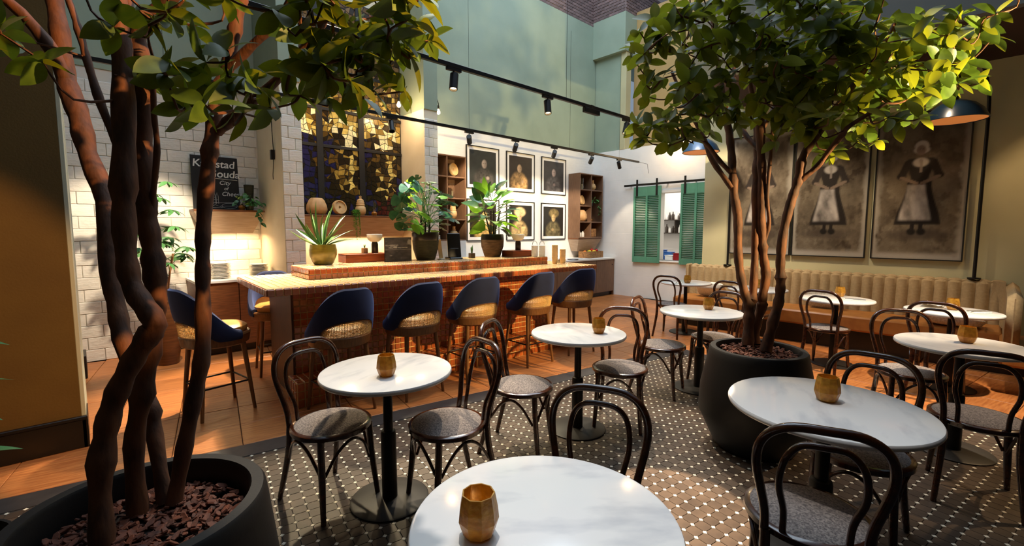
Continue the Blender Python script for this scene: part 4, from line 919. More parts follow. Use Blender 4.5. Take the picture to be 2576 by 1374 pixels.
# fruit crate on the back counter
fc = thing('fruit_crate', 'wooden fruit crate on the end of the back counter', 'crate', (8.52, 6.42, .8755), .05)
part('bottom', MB().box(-.27,.27,-.16,.16,0,.01), 'wicker', fc)
for y in (-.16, .15): part('slat', MB().box(-.27,.27,y,y+.01,.01,.15,.002), 'wicker', fc)
for x in (-.27, .26): part('slat', MB().box(x,x+.01,-.15,.15,.01,.15,.002), 'wicker', fc)
fruit = [(-.19,.03,.13,'fruit_orange','orange'),(-.10,-.04,.14,'fruit_yellow','lemon'),(-.02,.05,.13,'fruit_green','pear'),(.05,-.05,.145,'fruit_yellow','banana'),(.10,.05,.17,'fruit_red','apple'),(.18,-.02,.16,'fruit_red','apple'),(.21,.06,.13,'fruit_yellow','lemon'),(-.15,-.08,.12,'fruit_green','pear')]
for k, (x, y, z, m, nm) in enumerate(fruit):
    o = thing(nm, {'fruit_orange':'orange fruit at the left of the crate','fruit_yellow':['yellow lemon in the crate beside the orange','yellow banana in the middle of the crate','yellow lemon at the crate end'][min(2,[1,3,6].index(k) if k in (1,3,6) else 0)],'fruit_green':'green pear %s in the fruit crate' % ('behind' if k == 2 else 'in front'),'fruit_red':'red apple on top of the crate, %s' % ('first' if k == 4 else 'second')}[m], 'fruit', (8.52+x, 6.42+y, .8755+z), 0, 'fruit in the crate')
    part('flesh', MB().ball((0,0,0), (.062,.038,.032) if nm == 'banana' else (.042,.042,.04), 12, 8), m, o, True); part('stem', MB().tube([(0,0,.036),(.004,0,.05)], .003, 5), 'bottle_dark', o)
for k, x in enumerate((7.60, 7.90)):
    t = thing('serving_tray', ('flat grey','white')[k]+' serving tray lying on the back counter', 'tray', (x, 6.2+.12*k, .876+.0*k), .1); part('tray', MB().lathe([(0,0),(.11,0),(.125,.012),(.122,.013),(.108,.004),(0,.004)], 24), ('steel','white_matte')[k], t, True); part('rim', MB().lathe([(.122,.010),(.127,.012),(.124,.016),(.121,.014)], 24), ('steel','white_matte')[k], t, True)

# ------------------------------------------------------------------ track lighting
def track(name, label, x0, x1, y, z, rods):
    t = thing(name, label, 'track light', (0, y, z))
    part('rail', MB().box(x0, x1, -.018, .018, -.018, .018, .003), 'metal_black', t)
    for x in rods: part('suspension', MB().tube([(x,0,.018),(x,0,2.0)], .002, 5), 'metal_black', t)
    return t
track('light_track', 'black lighting track over the front of the bar', -.3, 5.15, 3.30, 2.93, (1.2, 3.9))
t = track('light_track', 'black lighting track running behind the bar to the shutter wall', -.35, 8.55, 5.24, 2.935, (.6, 2.2, 4.07, 6.3, 7.83)); part('feed_wire', MB().tube([(8.55,0,0),(8.9,0,-.01),(8.95,0,-.2)], .004, 5), 'metal_black', t)
def head(x, y, z, tgt, lb, power, lit, ang=46, col=WARMW):
    t = thing('track_spotlight', lb, 'spotlight', (x, y, z), 0, 'spotlights on the tracks')
    part('adapter', MB().box(-.075,.075,-.017,.017,-.046,-.019,.003), 'metal_black', t)
    part('stem', MB().tube([(0,0,-.046),(0,0,-.085)], .007, 8), 'metal_black', t)
    d = (Vector(tgt)-Vector((x,y,z-.12))).normalized(); q = Vector((0,0,-1)).rotation_difference(d).to_matrix().to_4x4()
    b = MB().lathe([(0,.07),(.034,.07),(.037,.067),(.037,-.075),(.034,-.078),(.031,-.078),(.031,-.05),(.0,-.05)], 20).xf(Matrix.Translation((0,0,-.13)) @ q)
    ho = part('housing', b, 'metal_black', t, True)
    if lit: part('lens', MB().lathe([(0,-.056),(.029,-.058),(.029,-.05),(0,-.05)], 16).xf(Matrix.Translation((0,0,-.13)) @ q), 'led', ho, True, label='glowing warm lens')
    p = Vector((x,y,z-.13))+d*.085
    lamp('spot_beam', 'SPOT', p, power, col, tgt, size=.03, angle=ang, blend=.5)
    return t
head(2.40, 3.30, 2.93, (1.75, 2.75, 0), 'lit spotlight on the front track, nearer the near tree', 110, True); head(3.60, 3.30, 2.93, (3.1, 2.55, 0), 'lit spotlight on the front track beside the power box', 110, True)
head(5.07, 3.30, 2.93, (4.4, 3.2, 1.0), 'spotlight at the end of the front track among the leaves', 35, True)
t = thing('power_box', 'black power box on the front lighting track', 'power box', (4.35, 3.30, 2.93)); part('housing', MB().box(-.14,.14,-.022,.022,-.075,-.019,.003), 'metal_black', t); part('clip', MB().box(-.03,.03,-.02,.02,-.0185,.020,.001), 'metal_black', t)
for (x, tg, lb, pw, lit) in [(1.75,(1.2,4.8,.3),'spotlight on the rear track before the pillar, lens glowing',640,True),(.75,(.35,7.0,1.0),'spotlight on the rear track above the side cabinet',300,False),(2.85,(2.6,4.5,1.1),'spotlight on the rear track before the stained glass',120,False),(4.07,(5.4,6.74,1.9),'spotlight on the rear track at the first portrait',230,False),
                         (4.98,(5.9,6.74,1.9),'spotlight on the rear track at the second portrait',230,False),(5.89,(7.0,6.74,1.9),'spotlight on the rear track at the third portrait',230,False),(6.92,(7.9,6.74,1.7),'spotlight on the rear track before the corner shelf',230,False),(7.83,(8.95,5.6,1.5),'last spotlight of the rear track by the shutter wall',60,False)]:
    head(x, 5.24, 2.935, tg, lb, pw, lit, 60 if x < 2 else 46)
for bx in (1.7, 3.1, 4.5): lamp('bar_top_fill', 'SPOT', (bx, 4.9, 2.9), 330, (1, .8, .5), (bx-.1, 4.3, 1.05), size=.05, angle=80, blend=.8)  # unseen spots off the track, added to brighten the bar top
# swan neck wall bulbs
for (x, y, z, lb) in [(2.20,6.2,3.36,'bare glowing bulb hanging before the stained glass, by the first pillar'),(3.50,6.2,3.37,'bare glowing bulb hanging before the stained glass, by the second pillar'),(4.20,6.2,3.385,'bare glowing bulb on a curved arm beside the second pillar'),(8.6,4.6,3.26,'bare glowing bulb above the shutter rail')]:
    t = thing('bulb_lamp', lb, 'lamp', (x, y, z), 0, 'bare bulb lamps')
    part('arm', MB().tube(spline([(.42,0,.30),(.2,0,.34),(.06,0,.28),(0,0,.14),(0,0,.08)] if x > 8 else [(0,.535 if x > 4 else .50,.30),(0,.2,.34),(-.02,.06,.28),(0,0,.14),(0,0,.08)], 5), .007, 6), 'metal_black', t, True)
    so_ = part('socket', MB().lathe([(0,.10),(.016,.10),(.018,.045),(0,.045)], 12), 'metal_black', t, True)
    part('bulb', MB().lathe([(.010,.05),(.014,.035),(.030,.0),(.026,-.022),(.012,-.034),(0,-.036)], 16), 'bulb', so_, True)
    lamp('bulb_light', 'POINT', (x, y-.05, z-.06), 16, WARM, size=.04)
# wall switch box and cable by the pillar
t = thing('wall_junction_box', 'small black junction box with cable on the pillar side', 'junction box', (1.775, 6.3, 2.46)); part('housing', MB().box(-.03,.012,-.03,.03,-.06,.06,.004), 'metal_black', t); part('cable', MB().tube(spline([(0,-.02,.06),(-.01,-.03,.3),(.0,.02,.7),(0,.03,.85)], 4)+[], .005, 6), 'metal_black', t); part('cable', MB().tube(spline([(0,0,-.06),(-.006,-.01,-.15),(.0,.04,-.24),(.006,.06,-.3)], 4), .004, 6), 'metal_black', t)

# ------------------------------------------------------------------ sliding shutters
def shutter(yc, w_, lb):
    t = thing('louvre_shutter', lb, 'shutter', (8.955, yc, .80), -PI/2, 'green sliding shutters')   # local x runs along -y
    H_ = 1.655; s_ = .045
    for x in (-w_/2, -s_/2, w_/2-s_): part('stile', MB().box(x, x+s_, -.018, .018, 0, H_, .002), 'shutter_green', t)
    for z0, z1 in ((0,.13),(H_-.20,H_)):
        for a, b in ((-w_/2+s_, -s_/2), (s_/2, w_/2-s_)): part('rail', MB().box(a, b, -.015, .015, z0, z1, .002), 'shutter_green', t)
    n_ = 36; lw = w_/2-1.5*s_
    sm = MB().box(-lw/2, lw/2, -.019, .019, -.003, .003, .001).mesh('slat', 'shutter_green')
    for cx in (-(s_/2+lw/2), s_/2+lw/2):
        for k in range(n_): link('slat', sm, t, (cx, 0, .13+(k+.5)*(H_-.33)/n_), (math.radians(-30), 0, 0))
    for x in (-w_/2+.09, w_/2-.09):
        part('hanger', MB().box(x-.022, x+.022, -.030, -.018, H_-.20, H_+.16, .003), 'metal_black', t, label='black strap hanger')
    return t
shutter(5.262, .655, 'green louvred shutter left of the serving hatch'); shutter(4.17, .63, 'green louvred shutter right of the hatch, cut by the sage wall')
t = thing('shutter_rail', 'black sliding rail above the green shutters', 'rail', (8.93, 0, 2.50)); part('bar', MB().box(-.006,.006,3.6,5.83,-.022,.022,.002), 'metal_black', t)
for y in (5.68, 4.80, 4.2): part('standoff', MB().tube([(0,y,0),(.068,y,0)], .014, 8), 'metal_black', t)
# kitchen contents
ks = thing('kitchen_shelf', 'dark kitchen wall shelf seen through the hatch', 'shelf', (11.39, 5.7, 1.42))
part('shelf_board', MB().box(-.3, 0, -.8, .8, 0, .02), 'bottle_dark', ks); part('shelf_board', MB().box(-.3, 0, -.8, .8, .34, .36), 'bottle_dark', ks)
for y in (-.8, 0, .79): part('side_panel', MB().box(-.3, 0, y, y+.015, .02, .34), 'bottle_dark', ks)
bot = MB().lathe([(0,0),(.035,0),(.037,.01),(.037,.12),(.014,.16),(.014,.2),(0,.2)], 12)
bms = [bot.mesh('bottle', m, True) for m in ('bottle_dark', 'bottle_white', 'bottle_dark')]
for k in range(14):
    top_ = k % 2; y = 5.45+.045*k
    o = link('bottle', bms[k % 3], None, (11.22+.06*(k % 2), y, 1.42+(.3605 if top_ else .0205))); o.scale = (1, 1, .8+.4*((k*7) % 5)/5)
    tag(o, ('dark','white','dark')[k % 3]+' bottle, number %s on the %s kitchen shelf' % (NUM[k//2], 'upper' if top_ else 'lower'), 'bottle', 'kitchen bottles')
kc = thing('kitchen_counter', 'white kitchen counter behind the serving hatch', 'counter', (9.2, 4.0, 0)); part('body', MB().box(.06, .7, 0, 2.3, 0, .82), 'white_matte', kc); part('worktop', MB().box(.055, .72, -.01, 2.31, .82, .85, .003), 'steel', kc)
for k, (y, x, m, lb, h_) in enumerate([(5.02,9.55,'bin_blue','blue plastic box on the kitchen counter, left',.16),(5.24,9.62,'bin_blue','blue plastic box on the kitchen counter, middle',.20),(4.62,9.62,'bin_blue','small blue tub on the kitchen counter',.09),(4.72,9.40,'pan_red','red pan on the kitchen counter',.15),(4.90,9.38,'white_matte','white tub at the hatch sill',.10)]):
    t = thing('kitchen_box', lb, 'box', (x, y, .8505)); part('body', MB().box(-.09,.09,-.09,.09,0,h_,.012), m, t); part('lid', MB().box(-.095,.095,-.095,.095,h_,h_+.012,.003), m, t)

# ------------------------------------------------------------------ banquette
bq = thing('banquette', 'long channel tufted banquette in beige fabric with tan leather seat', 'banquette', (7.6, 0, 0))
YA, YB = -.10, 3.54
part('plinth', MB().box(-.62, -.02, YA-.5, YB-.03, 0, .26), 'black_wood', bq, label='black recessed plinth')
part('seat', MB().box(-.72, -.10, YA, YB, .26, .45, .025), 'banquette_leather', bq, True, label='tan leather seat cushion')
nch = 31; cw = (YB-YA)/nch
def channel(w_):
    mb = MB(); pr = []
    n_ = 8; rows = [(.43,-.155),(.52,-.15),(.80,-.115),(.90,-.10),(.935,-.085),(.945,-.05),(.935,-.012)]
    vs = []
    for (z, x) in rows:
        for k in range(n_+1):
            t = k/n_*2-1; b = (1-abs(t)**3.2)*.022-.022; vs.append((x-b*-1*-1 if False else x-b-.022, t*w_/2, z+(b*.4 if z > .9 else 0)))
    fs = []
    for j in range(len(rows)-1):
        for k in range(n_): fs.append((j*(n_+1)+k, j*(n_+1)+k+1, (j+1)*(n_+1)+k+1, (j+1)*(n_+1)+k))
    return mb.add(vs, fs)
def channel2(w_):
    rows = [(.43,.155),(.52,.15),(.80,.115),(.90,.10),(.935,.08),(.945,.05),(.935,.012)]; n_ = 8; vs = []; fs = []
    for (z, d) in rows:
        for k in range(n_+1):
            t = k/n_*2-1; b = .034*(1-abs(t)**2.2); vs.append((-(d+b if z < .93 else d), t*w_/2, z+(b*.5-.012 if z > .92 else 0)))
    for j in range(len(rows)-1):
        for k in range(n_): fs.append((j*(n_+1)+k, (j+1)*(n_+1)+k, (j+1)*(n_+1)+k+1, j*(n_+1)+k+1))
    return MB().add(vs, fs)
cmesh = channel2(cw).mesh('backrest_channel', 'banquette_fabric', True)
for k in range(nch): link('backrest_channel', cmesh, bq, (0, YA+(k+.5)*cw, 0))
part('backrest_core', MB().box(-.10, -.005, YA, YB, .40, .925), 'banquette_fabric', bq)
part('end_panel', MB().box(-.20, -.005, YB, YB+.05, .28, .945, .015), 'banquette_fabric', bq, True)
# return toward the viewer
part('return_seat', MB().box(-1.5, -.72, YA-.45, YA+.02, .26, .45, .025), 'banquette_leather', bq, True)
part('return_backrest', MB().box(-1.5, -.10, YA-.10, YA-.0, .40, .94, .045), 'banquette_fabric', bq, True, label='shaded return of the backrest')
corner = MB().grid(lambda u, v: (-.14-.10*(1-math.cos(u*PI/2)), YA+.10*(1-math.sin(u*PI/2)), .42+.52*v), 8, 6)
part('corner_roll', corner, 'banquette_fabric', bq, True)
def pillow(name, loc, rot, w_, h_, th, mat, lb, ruffle=False):
    n_ = 14; vs = []; fs = []
    for s_ in (1, -1):
        for j in range(n_+1):
            for i in range(n_+1):
                u = i/n_*2-1; v = j/n_*2-1; b = (max(0, (1-u**4)*(1-v**4)))**.55*th/2
                vs.append((u*w_/2*(1-.06*v*v), s_*b, v*h_/2*(1-.06*u*u)))
    m = (n_+1)**2
    for o_ in (0, m):
        for j in range(n_):
            for i in range(n_): q = (o_+j*(n_+1)+i, o_+j*(n_+1)+i+1, o_+(j+1)*(n_+1)+i+1, o_+(j+1)*(n_+1)+i); fs.append(q[::-1] if o_ == 0 else q)
    t = thing(name, lb, 'pillow', loc); t.rotation_euler = rot
    part('cover', MB().add(vs, fs), mat, t, True)
    hem = [(-w_/2*.94,0,-h_/2*.94),(w_/2*.94,0,-h_/2*.94),(w_/2*.94,0,h_/2*.94),(-w_/2*.94,0,h_/2*.94)]
    part('piping', MB().tube(hem, .006, 6, closed=True), mat, t)
    if ruffle:
        fr = MB()
        for k in range(26):
            a = -w_/2*.9+w_*1.8/2*k/25; fr.tube([(a,0,-h_/2*.93),(a+random.uniform(-.01,.01),random.uniform(-.01,.01),-h_/2*.93-.04)], .003, 4)
        part('fringe', fr, mat, t)
    return t
pillow('cushion', (7.20, 3.06, .575), (math.radians(50), 0, math.radians(-85)), .46, .32, .15, 'pillow', 'white cushion lying on the banquette by the shutters')
pillow('cushion', (7.27, 1.55, .575), (math.radians(30), 0, math.radians(-88)), .42, .26, .14, 'knit', 'cream waffle knit cushion below the middle painting')
pillow('cushion', (7.0, .27, .525), (math.radians(78), 0, math.radians(-92)), .50, .34, .15, 'knit', 'rumpled knit cushion on the banquette near the corner', True)
# napkins and cutlery on the banquette tables
for k, (x, y, lb) in enumerate([(6.22,3.12,'folded napkin and cutlery on the table by the shutters'),(6.30,2.22,'folded napkin and cutlery on the table behind the stems'),(6.12,1.03,'folded napkin and cutlery on the table below the middle painting'),(6.05,.08,'folded napkin and cutlery on the table below the largest painting')]):
    t = thing('place_setting', lb, 'napkin', (x, y, .7503), math.radians(20+40*k))
    part('napkin', MB().box(-.09,.09,-.05,.05,0,.006,.002), 'pillow', t)
    for d in (-.02, .02): part('cutlery', MB().tube([(-.1,d,.009),(.06,d,.010),(.085,d,.009)], [.003,.003,.007], 6), 'steel', t)
t = thing('crumpled_napkin', 'crumpled cloth napkin behind the candle on the corner table', 'napkin', (6.17, .40, .7503)); part('cloth', MB().grid(lambda u, v: ((u-.5)*.22, (v-.5)*.16, .012+.02*(1+fbm(u*9, v*9, 4))), 14, 10), 'pillow', t, True); part('hem', MB().tube([(-.11,-.08,.02),(0,-.085,.03),(.11,-.08,.02)], .004, 5), 'pillow', t)

# ------------------------------------------------------------------ arched wall lamps
def wall_lamp(y, yd, lb, power):
    t = thing('arched_wall_lamp', lb, 'lamp', (7.53, y, .95))
    part('base_flange', MB().lathe([(0,0),(.06,0),(.06,.012),(.02,.016),(0,.016)], 18), 'metal_black', t, True)
    part('pole', MB().tube(spline([(0,0,.01),(0,0,1.1),(0,0,1.95),(-.03,yd*.1,2.2),(-.14,yd*.3,2.40),(-.32,yd*.6,2.44),(-.46,yd*.85,2.34),(-.52,yd,2.10),(-.53,yd,1.98)], 6), .017, 10), 'metal_black', t, True)
    part('wall_clip', MB().tube([(0,0,1.88),(.07,0,1.88)], .014, 8), 'metal_black', t)
    R = .275; c = (-.53, yd, 1.76)
    sh = MB().lathe([(.02,.215),(.08,.205),(.16,.165),(.225,.10),(R,.0),(R-.008,-.004),(R-.016,.0),(.215,.094),(.152,.155),(.07,.195),(.0,.2)], 40, *c)
    sho = part('shade', sh, 'shade_blue', t, True, label='dark blue dome shade')
    part('inner_ring', MB().lathe([(R-.018,.002),(.13,.012),(.125,.016),(R-.02,.012)], 40, *c, close=True), 'shade_copper', sho, True, label='glowing copper underside')
    part('bulb', MB().ball((c[0], c[1], c[2]+.05), .035, 12, 8), 'bottle_white', sho, True)
    lamp('wall_lamp_light', 'SPOT', (7.53+c[0], y+yd, .95+c[2]+.03), power, WARM, (7.53+c[0], y+yd, 0), size=.05, angle=130, blend=.6)
wall_lamp(.155, .24, 'arched black lamp with blue dome shade beside the largest painting', 55)
wall_lamp(2.95, .26, 'arched black lamp with blue dome shade behind the far tree', 40)
# ------------------------------------------------------------------ planters and trees
def planter(name, label, loc, R, H_, zs, belly, nchip, nobj, chip):
    t = thing(name, label, 'planter', loc)
    pr = [(0,0),(R*.80,0),(R*.86,.02),(R*belly[0],H_*.35),(R*belly[1],H_*.6),(R*1.02,H_*.92),(R,H_-.012),(R-.008,H_),(R-.042,H_),(R-.048,H_-.012),(R-.052,zs-.02),(0,zs-.02)]
    part('pot', MB().lathe(pr, 72), 'planter_black', t, True, label='matte black round pot')
    part('soil', MB().lathe([(0,zs),(R-.055,zs-.012),(R-.055,zs-.02),(0,zs-.02)], 40), 'soil', t)
    ms = []
    def chipmb(s_):
        n_ = random.randint(5, 7); a0 = random.random()*6
        poly = [((1+.4*random.random())*s_*math.cos(a0+2*PI*k/n_), (.5+.3*random.random())*s_*math.sin(a0+2*PI*k/n_)) for k in range(n_)]
        return MB().prism(poly, -.2*s_, .2*s_, .08*s_)
    for k in range(8): ms.append(chipmb(chip).mesh('bark_chip', 'bark', False))
    st = MB()
    for k in range(nchip):
        r = (R-.07)*math.sqrt(random.random()); a = random.random()*2*PI
        loc_ = (r*math.cos(a), r*math.sin(a), zs+.006+random.random()*.014); rot = (random.uniform(-.6,.6), random.uniform(-.6,.6), random.random()*6.28)
        if k < nobj: o = link('bark_chip', ms[k % 8], t, loc_, rot); o.scale = [random.uniform(.7,1.3)]*3
        else: m = chipmb(chip*random.uniform(.6,1.2)).xf(Matrix.Translation(loc_) @ Euler(rot).to_matrix().to_4x4()); st.add(m.v, m.f)
    part('bark_mulch', st, 'bark', t, kind='stuff')
    return t
planter('tree_planter', 'large black planter at the bottom left, filled with bark chips', (.074, 1.69, 0), .325, .70, .605, (1.08, 1.10), 900, 300, .014)
planter('tree_planter', 'black planter in the middle of the mosaic floor, filled with bark', (3.36, 1.09, 0), .308, .70, .655, (1.20, 1.17), 420, 160, .017)

def leaf_mesh(L_, W_, mat, fold=.18, droop=.25, tip=.9, n_=7):
    """one leaf along +x from the stalk, slightly folded along the midrib and drooping"""
    vs = []; fs = []
    for k in range(n_+1):
        t = k/n_; wv = W_*(math.sin(PI*t**tip)**.8)*.5; z = -droop*L_*t*t; x = L_*t
        vs += [(x, -wv, z+fold*wv), (x, 0, z), (x, wv, z+fold*wv)]
    for k in range(n_):
        a = k*3; fs += [(a, a+3, a+4, a+1), (a+1, a+4, a+5, a+2)]
    return MB().add(vs, fs)
def orient(pos, d, roll):
    d = Vector(d).normalized(); q = Vector((1,0,0)).rotation_difference(d).to_matrix().to_4x4()
    return Matrix.Translation(pos) @ q @ Matrix.Rotation(roll, 4, 'X')
FWD = Vector((math.cos(HD), math.sin(HD), 0)); RGT = Vector((math.sin(HD), -math.cos(HD), 0))
def tree(name, label, base, STEMS, BLOBS, L_, mat, djit, n_leaf, seed):
    rnd = random.Random(seed); B = Vector(base)
    t = thing(name, label, 'tree', base)
    nodes = []
    for s_ in STEMS:
        sp = spline(s_, 4); pts = [p.to_3d() if len(p) > 3 else p for p in sp]
        pts = [Vector(p[:3])-B for p in sp]; rad = []
        for i, p in enumerate(sp):
            k = 1+.10*math.sin(i*1.7+s_[0][0]*9)+(.22 if rnd.random() < .10 else 0); rad.append(max(.003, p[3]*k*(1 if L_ < .1 else .84)))
        m = MB().tube(pts, rad, 12)
        nm = 'stem' if max(q[3] for q in s_) > .0125*(1 if L_ < .09 else 2.2) else 'branch'
        part(nm, m, 'tree_bark', t, True); nodes += pts[len(pts)//3:]
    nodes_np = np.array([tuple(p) for p in nodes])
    tw = MB(); leaves = []; pend = []
    for (cx, cy, cz, rx, rz, n) in BLOBS:
        for _ in range(n):
            while True:
                a, b, c = (rnd.uniform(-1,1) for _ in range(3))
                if a*a+b*b+c*c < 1: break
            p = Vector((cx, cy, cz))+RGT*(a*rx*1.15)+Vector((0,0,b*rz*1.15))+FWD*(c*djit) - B
            pend.append(p)
    pend.sort(key=lambda p: float(np.min(np.sum((nodes_np-np.array(tuple(p)))**2, axis=1))))
    if True:
        for p in pend:
            i = int(np.argmin(np.sum((nodes_np-np.array(tuple(p)))**2*np.array((1,1,1.6)), axis=1))); q = nodes[i]
            nodes.append(p); nodes_np = np.vstack([nodes_np, tuple(p)])
            mid = (p+q)/2+Vector((rnd.uniform(-.04,.04), rnd.uniform(-.04,.04), -.02+rnd.uniform(-.03,.03)))
            tw.tube(spline([q, mid, p], 3), [.0042*(L_/.085)]*3+[.003*(L_/.085)]*3+[.0018], 5, cap=False)
            out = (p-q); out.z *= .4
            if out.length < .02: out = Vector((rnd.uniform(-1,1), rnd.uniform(-1,1), 0))
            out.normalize(); k = rnd.randint(4, 6); a0 = rnd.random()*6.28
            ax = (out+Vector((0,0,rnd.uniform(.2,1.0)))).normalized(); e1 = ax.orthogonal().normalized(); e2 = ax.cross(e1)
            for j in range(k):
                an = a0+2*PI*j/k+rnd.uniform(-.3,.3); el = rnd.uniform(-.1,.5)
                d = (e1*math.cos(an)+e2*math.sin(an))*math.cos(el)+ax*math.sin(el)
                leaves.append((p.copy(), d, rnd.uniform(-.5,.5), rnd.uniform(.75,1.2)))
    part('twigs', tw, 'tree_bark', t, kind='stuff')
    lms = [leaf_mesh(L_*a, L_*a*b, mat, f, dr).mesh('leaf', mat, True) for a, b, f, dr in ((1,.56,.2,.25),(.92,.60,.12,.4),(1.08,.50,.3,.1))]
    leaves.sort(key=lambda e: (e[0]+B).dot(FWD)/e[3])
    vis = [e for e in leaves if inview(*(e[0]+B), mg=1.0)]; oth = [e for e in leaves if not inview(*(e[0]+B), mg=1.0)]
    for k, (p, d, r, s_) in enumerate(vis[:300]):
        o = link('leaf', lms[k % 3], t); o.matrix_local = orient(p, d, r) @ Matrix.Scale(s_, 4)
    rest = MB()
    proto = [leaf_mesh(L_*a, L_*a*b, mat, f, dr) for a, b, f, dr in ((1,.56,.2,.25),(.92,.60,.12,.4),(1.08,.50,.3,.1))]
    for k, (p, d, r, s_) in enumerate(vis[300:]+oth):
        Mx = orient(p, d, r) @ Matrix.Scale(s_, 4); pr = proto[k % 3]; rest.add([Mx @ Vector(v) for v in pr.v], pr.f)
    part('foliage', rest, mat, t, True, kind='stuff')
    return t
tree('indoor_tree', 'dark multi stemmed tree at the left with orange lit trunks', (.074, 1.69, .60), STEMS_NEAR, BLOBS_NEAR, .088, 'leaf_near', .20, 300, 3)
tree('indoor_tree', 'full crowned tree in the middle planter, lit yellow on one side', (3.36, 1.09, .65), STEMS_FAR, BLOBS_FAR, .125, 'leaf_far', .42, 300, 4)

# ------------------------------------------------------------------ potted plants
def pot(prof, mat, loc, name, lb, band=None, n_=36):
    t = thing(name, lb, 'potted plant', loc)
    po = part('pot', MB().lathe(prof, n_), mat, t, True)
    if band: part('pot_band', MB().lathe(band, n_), 'ceramic_band', po, True, label='glossy dark glaze band')
    return t
def put_leaf(t, mb, mat, p, d, roll, s_=1., stalk=None, nm='leaf'):
    o = part(nm, mb, mat, t, True); o.matrix_local = orient(p, d, roll) @ Matrix.Scale(s_, 4); return o
LZ0 = LZ+.0045
# agave
t = pot([(0,0),(.085,0),(.10,.015),(.135,.10),(.138,.15),(.125,.21),(.118,.21),(.115,.19),(0,.19)], 'ceramic_olive', (1.80, 4.82, LZ0), 'agave_plant', 'spiky agave in a glossy olive pot on the bar ledge')
ra = random.Random(11)
for k in range(20):
    an = 2.4*k; el = 1.45-.062*k; L_ = .46-.006*k+ra.uniform(-.04,.04)
    d = Vector((math.cos(an)*math.cos(el), math.sin(an)*math.cos(el), math.sin(el)))
    put_leaf(t, leaf_mesh(L_, .048, 'leaf_agave', .5, .12, .75, 9), 'leaf_agave', (.02*math.cos(an), .02*math.sin(an), .19), d, ra.uniform(-.2,.2))
# monstera
def monstera_leaf(s_):
    pts = []; N_ = 30; vs = [(0,0,0)]
    for k in range(N_+1):
        a = -2.75+5.5*k/N_; r = s_*(.62+.38*math.cos(a/2))*(1-.12*(1-abs(a)/2.75)) ; notch = .62 if (k % 5 == 0 and abs(a) > .3) else 1
        vs.append((s_*.28+r*notch*math.cos(a)*.95, r*notch*math.sin(a)*.88, -.25*s_*(r*notch/s_)**2+(.06*s_*abs(math.sin(a)))))
    vs[0] = (s_*.28, 0, .02*s_)
    return MB().add(vs, [(0, k, k+1) for k in range(1, N_+1)])
t = pot([(0,0),(.105,0),(.115,.012),(.150,.13),(.160,.24),(.160,.31),(.152,.33),(.145,.33),(.145,.29),(0,.29)], 'ceramic_dark', (3.0, 4.74, LZ0), 'monstera_plant', 'leafy monstera in a tall dark pot on the bar ledge', [(.1602,.235),(.1635,.245),(.1635,.315),(.156,.334),(.150,.334)])
rm = random.Random(21)
for k in range(3): part('trunk', MB().tube(spline([((k-1)*.05, .01*k, .28), ((k-1)*.06, 0, .40), ((k-1)*.05+.01, .02, .55)], 4), .012, 8), 'bottle_dark', t, True)
for k in range(44):
    an = 2.39996*k+.5; h_ = .30+.60*(k/44)**.9; rr = .10+.17*math.sin(PI*min(1, (k+5)/44))+rm.uniform(-.03,.04)
    p = Vector((rr*math.cos(an), rr*math.sin(an), h_+.06)); q = Vector(((k % 3-1)*.05, 0, .34+.2*k/44))
    part('stalk', MB().tube(spline([q, (q+p)/2+Vector((0,0,.05)), p], 4), .0035, 5), 'leaf_room', t)
    d = Vector((math.cos(an), math.sin(an), rm.uniform(-.5,.15))); s_ = rm.uniform(.095,.145)
    put_leaf(t, monstera_leaf(s_), 'leaf_blue' if k % 4 else 'leaf_bright', p, d, rm.uniform(-.4,.4))
# fiddle leaf fig
t = pot([(0,0),(.10,0),(.11,.012),(.15,.14),(.155,.22),(.148,.29),(.14,.30),(.132,.30),(.132,.27),(0,.27)], 'ceramic_brown', (4.0, 4.66, LZ0), 'fiddle_leaf_fig', 'bright fiddle leaf fig in a rough brown pot on the bar ledge', [(.1535,.225),(.157,.23),(.150,.292),(.142,.304),(.134,.304)])
rf = random.Random(33)
for k in range(4): part('trunk', MB().tube(spline([((k-1.5)*.02, .01*(k % 2), .26), ((k-1.5)*.05, 0, .42), ((k-1.5)*.085, .02*(-1)**k, .62)], 4), [.009]*9, 8), 'bottle_dark', t, True)
for k in range(40):
    an = 2.39996*k; h_ = .38+.52*(k/40); rr = .06+.13*math.sin(PI*min(1, (k+6)/44))
    p = Vector((rr*math.cos(an), rr*math.sin(an), h_)); el = -.35+1.3*(k/40)
    d = Vector((math.cos(an)*math.cos(el), math.sin(an)*math.cos(el), math.sin(el))); q = Vector((p.x*.4, p.y*.4, h_-.05))
    part('stalk', MB().tube([q, p], .004, 5), 'leaf_room', t)
    put_leaf(t, leaf_mesh(rf.uniform(.19,.26), rf.uniform(.13,.17), 'leaf_bright', .25, .2, .62, 8), 'leaf_bright' if k % 3 else 'leaf_blue', p, d, rf.uniform(-.3,.3))
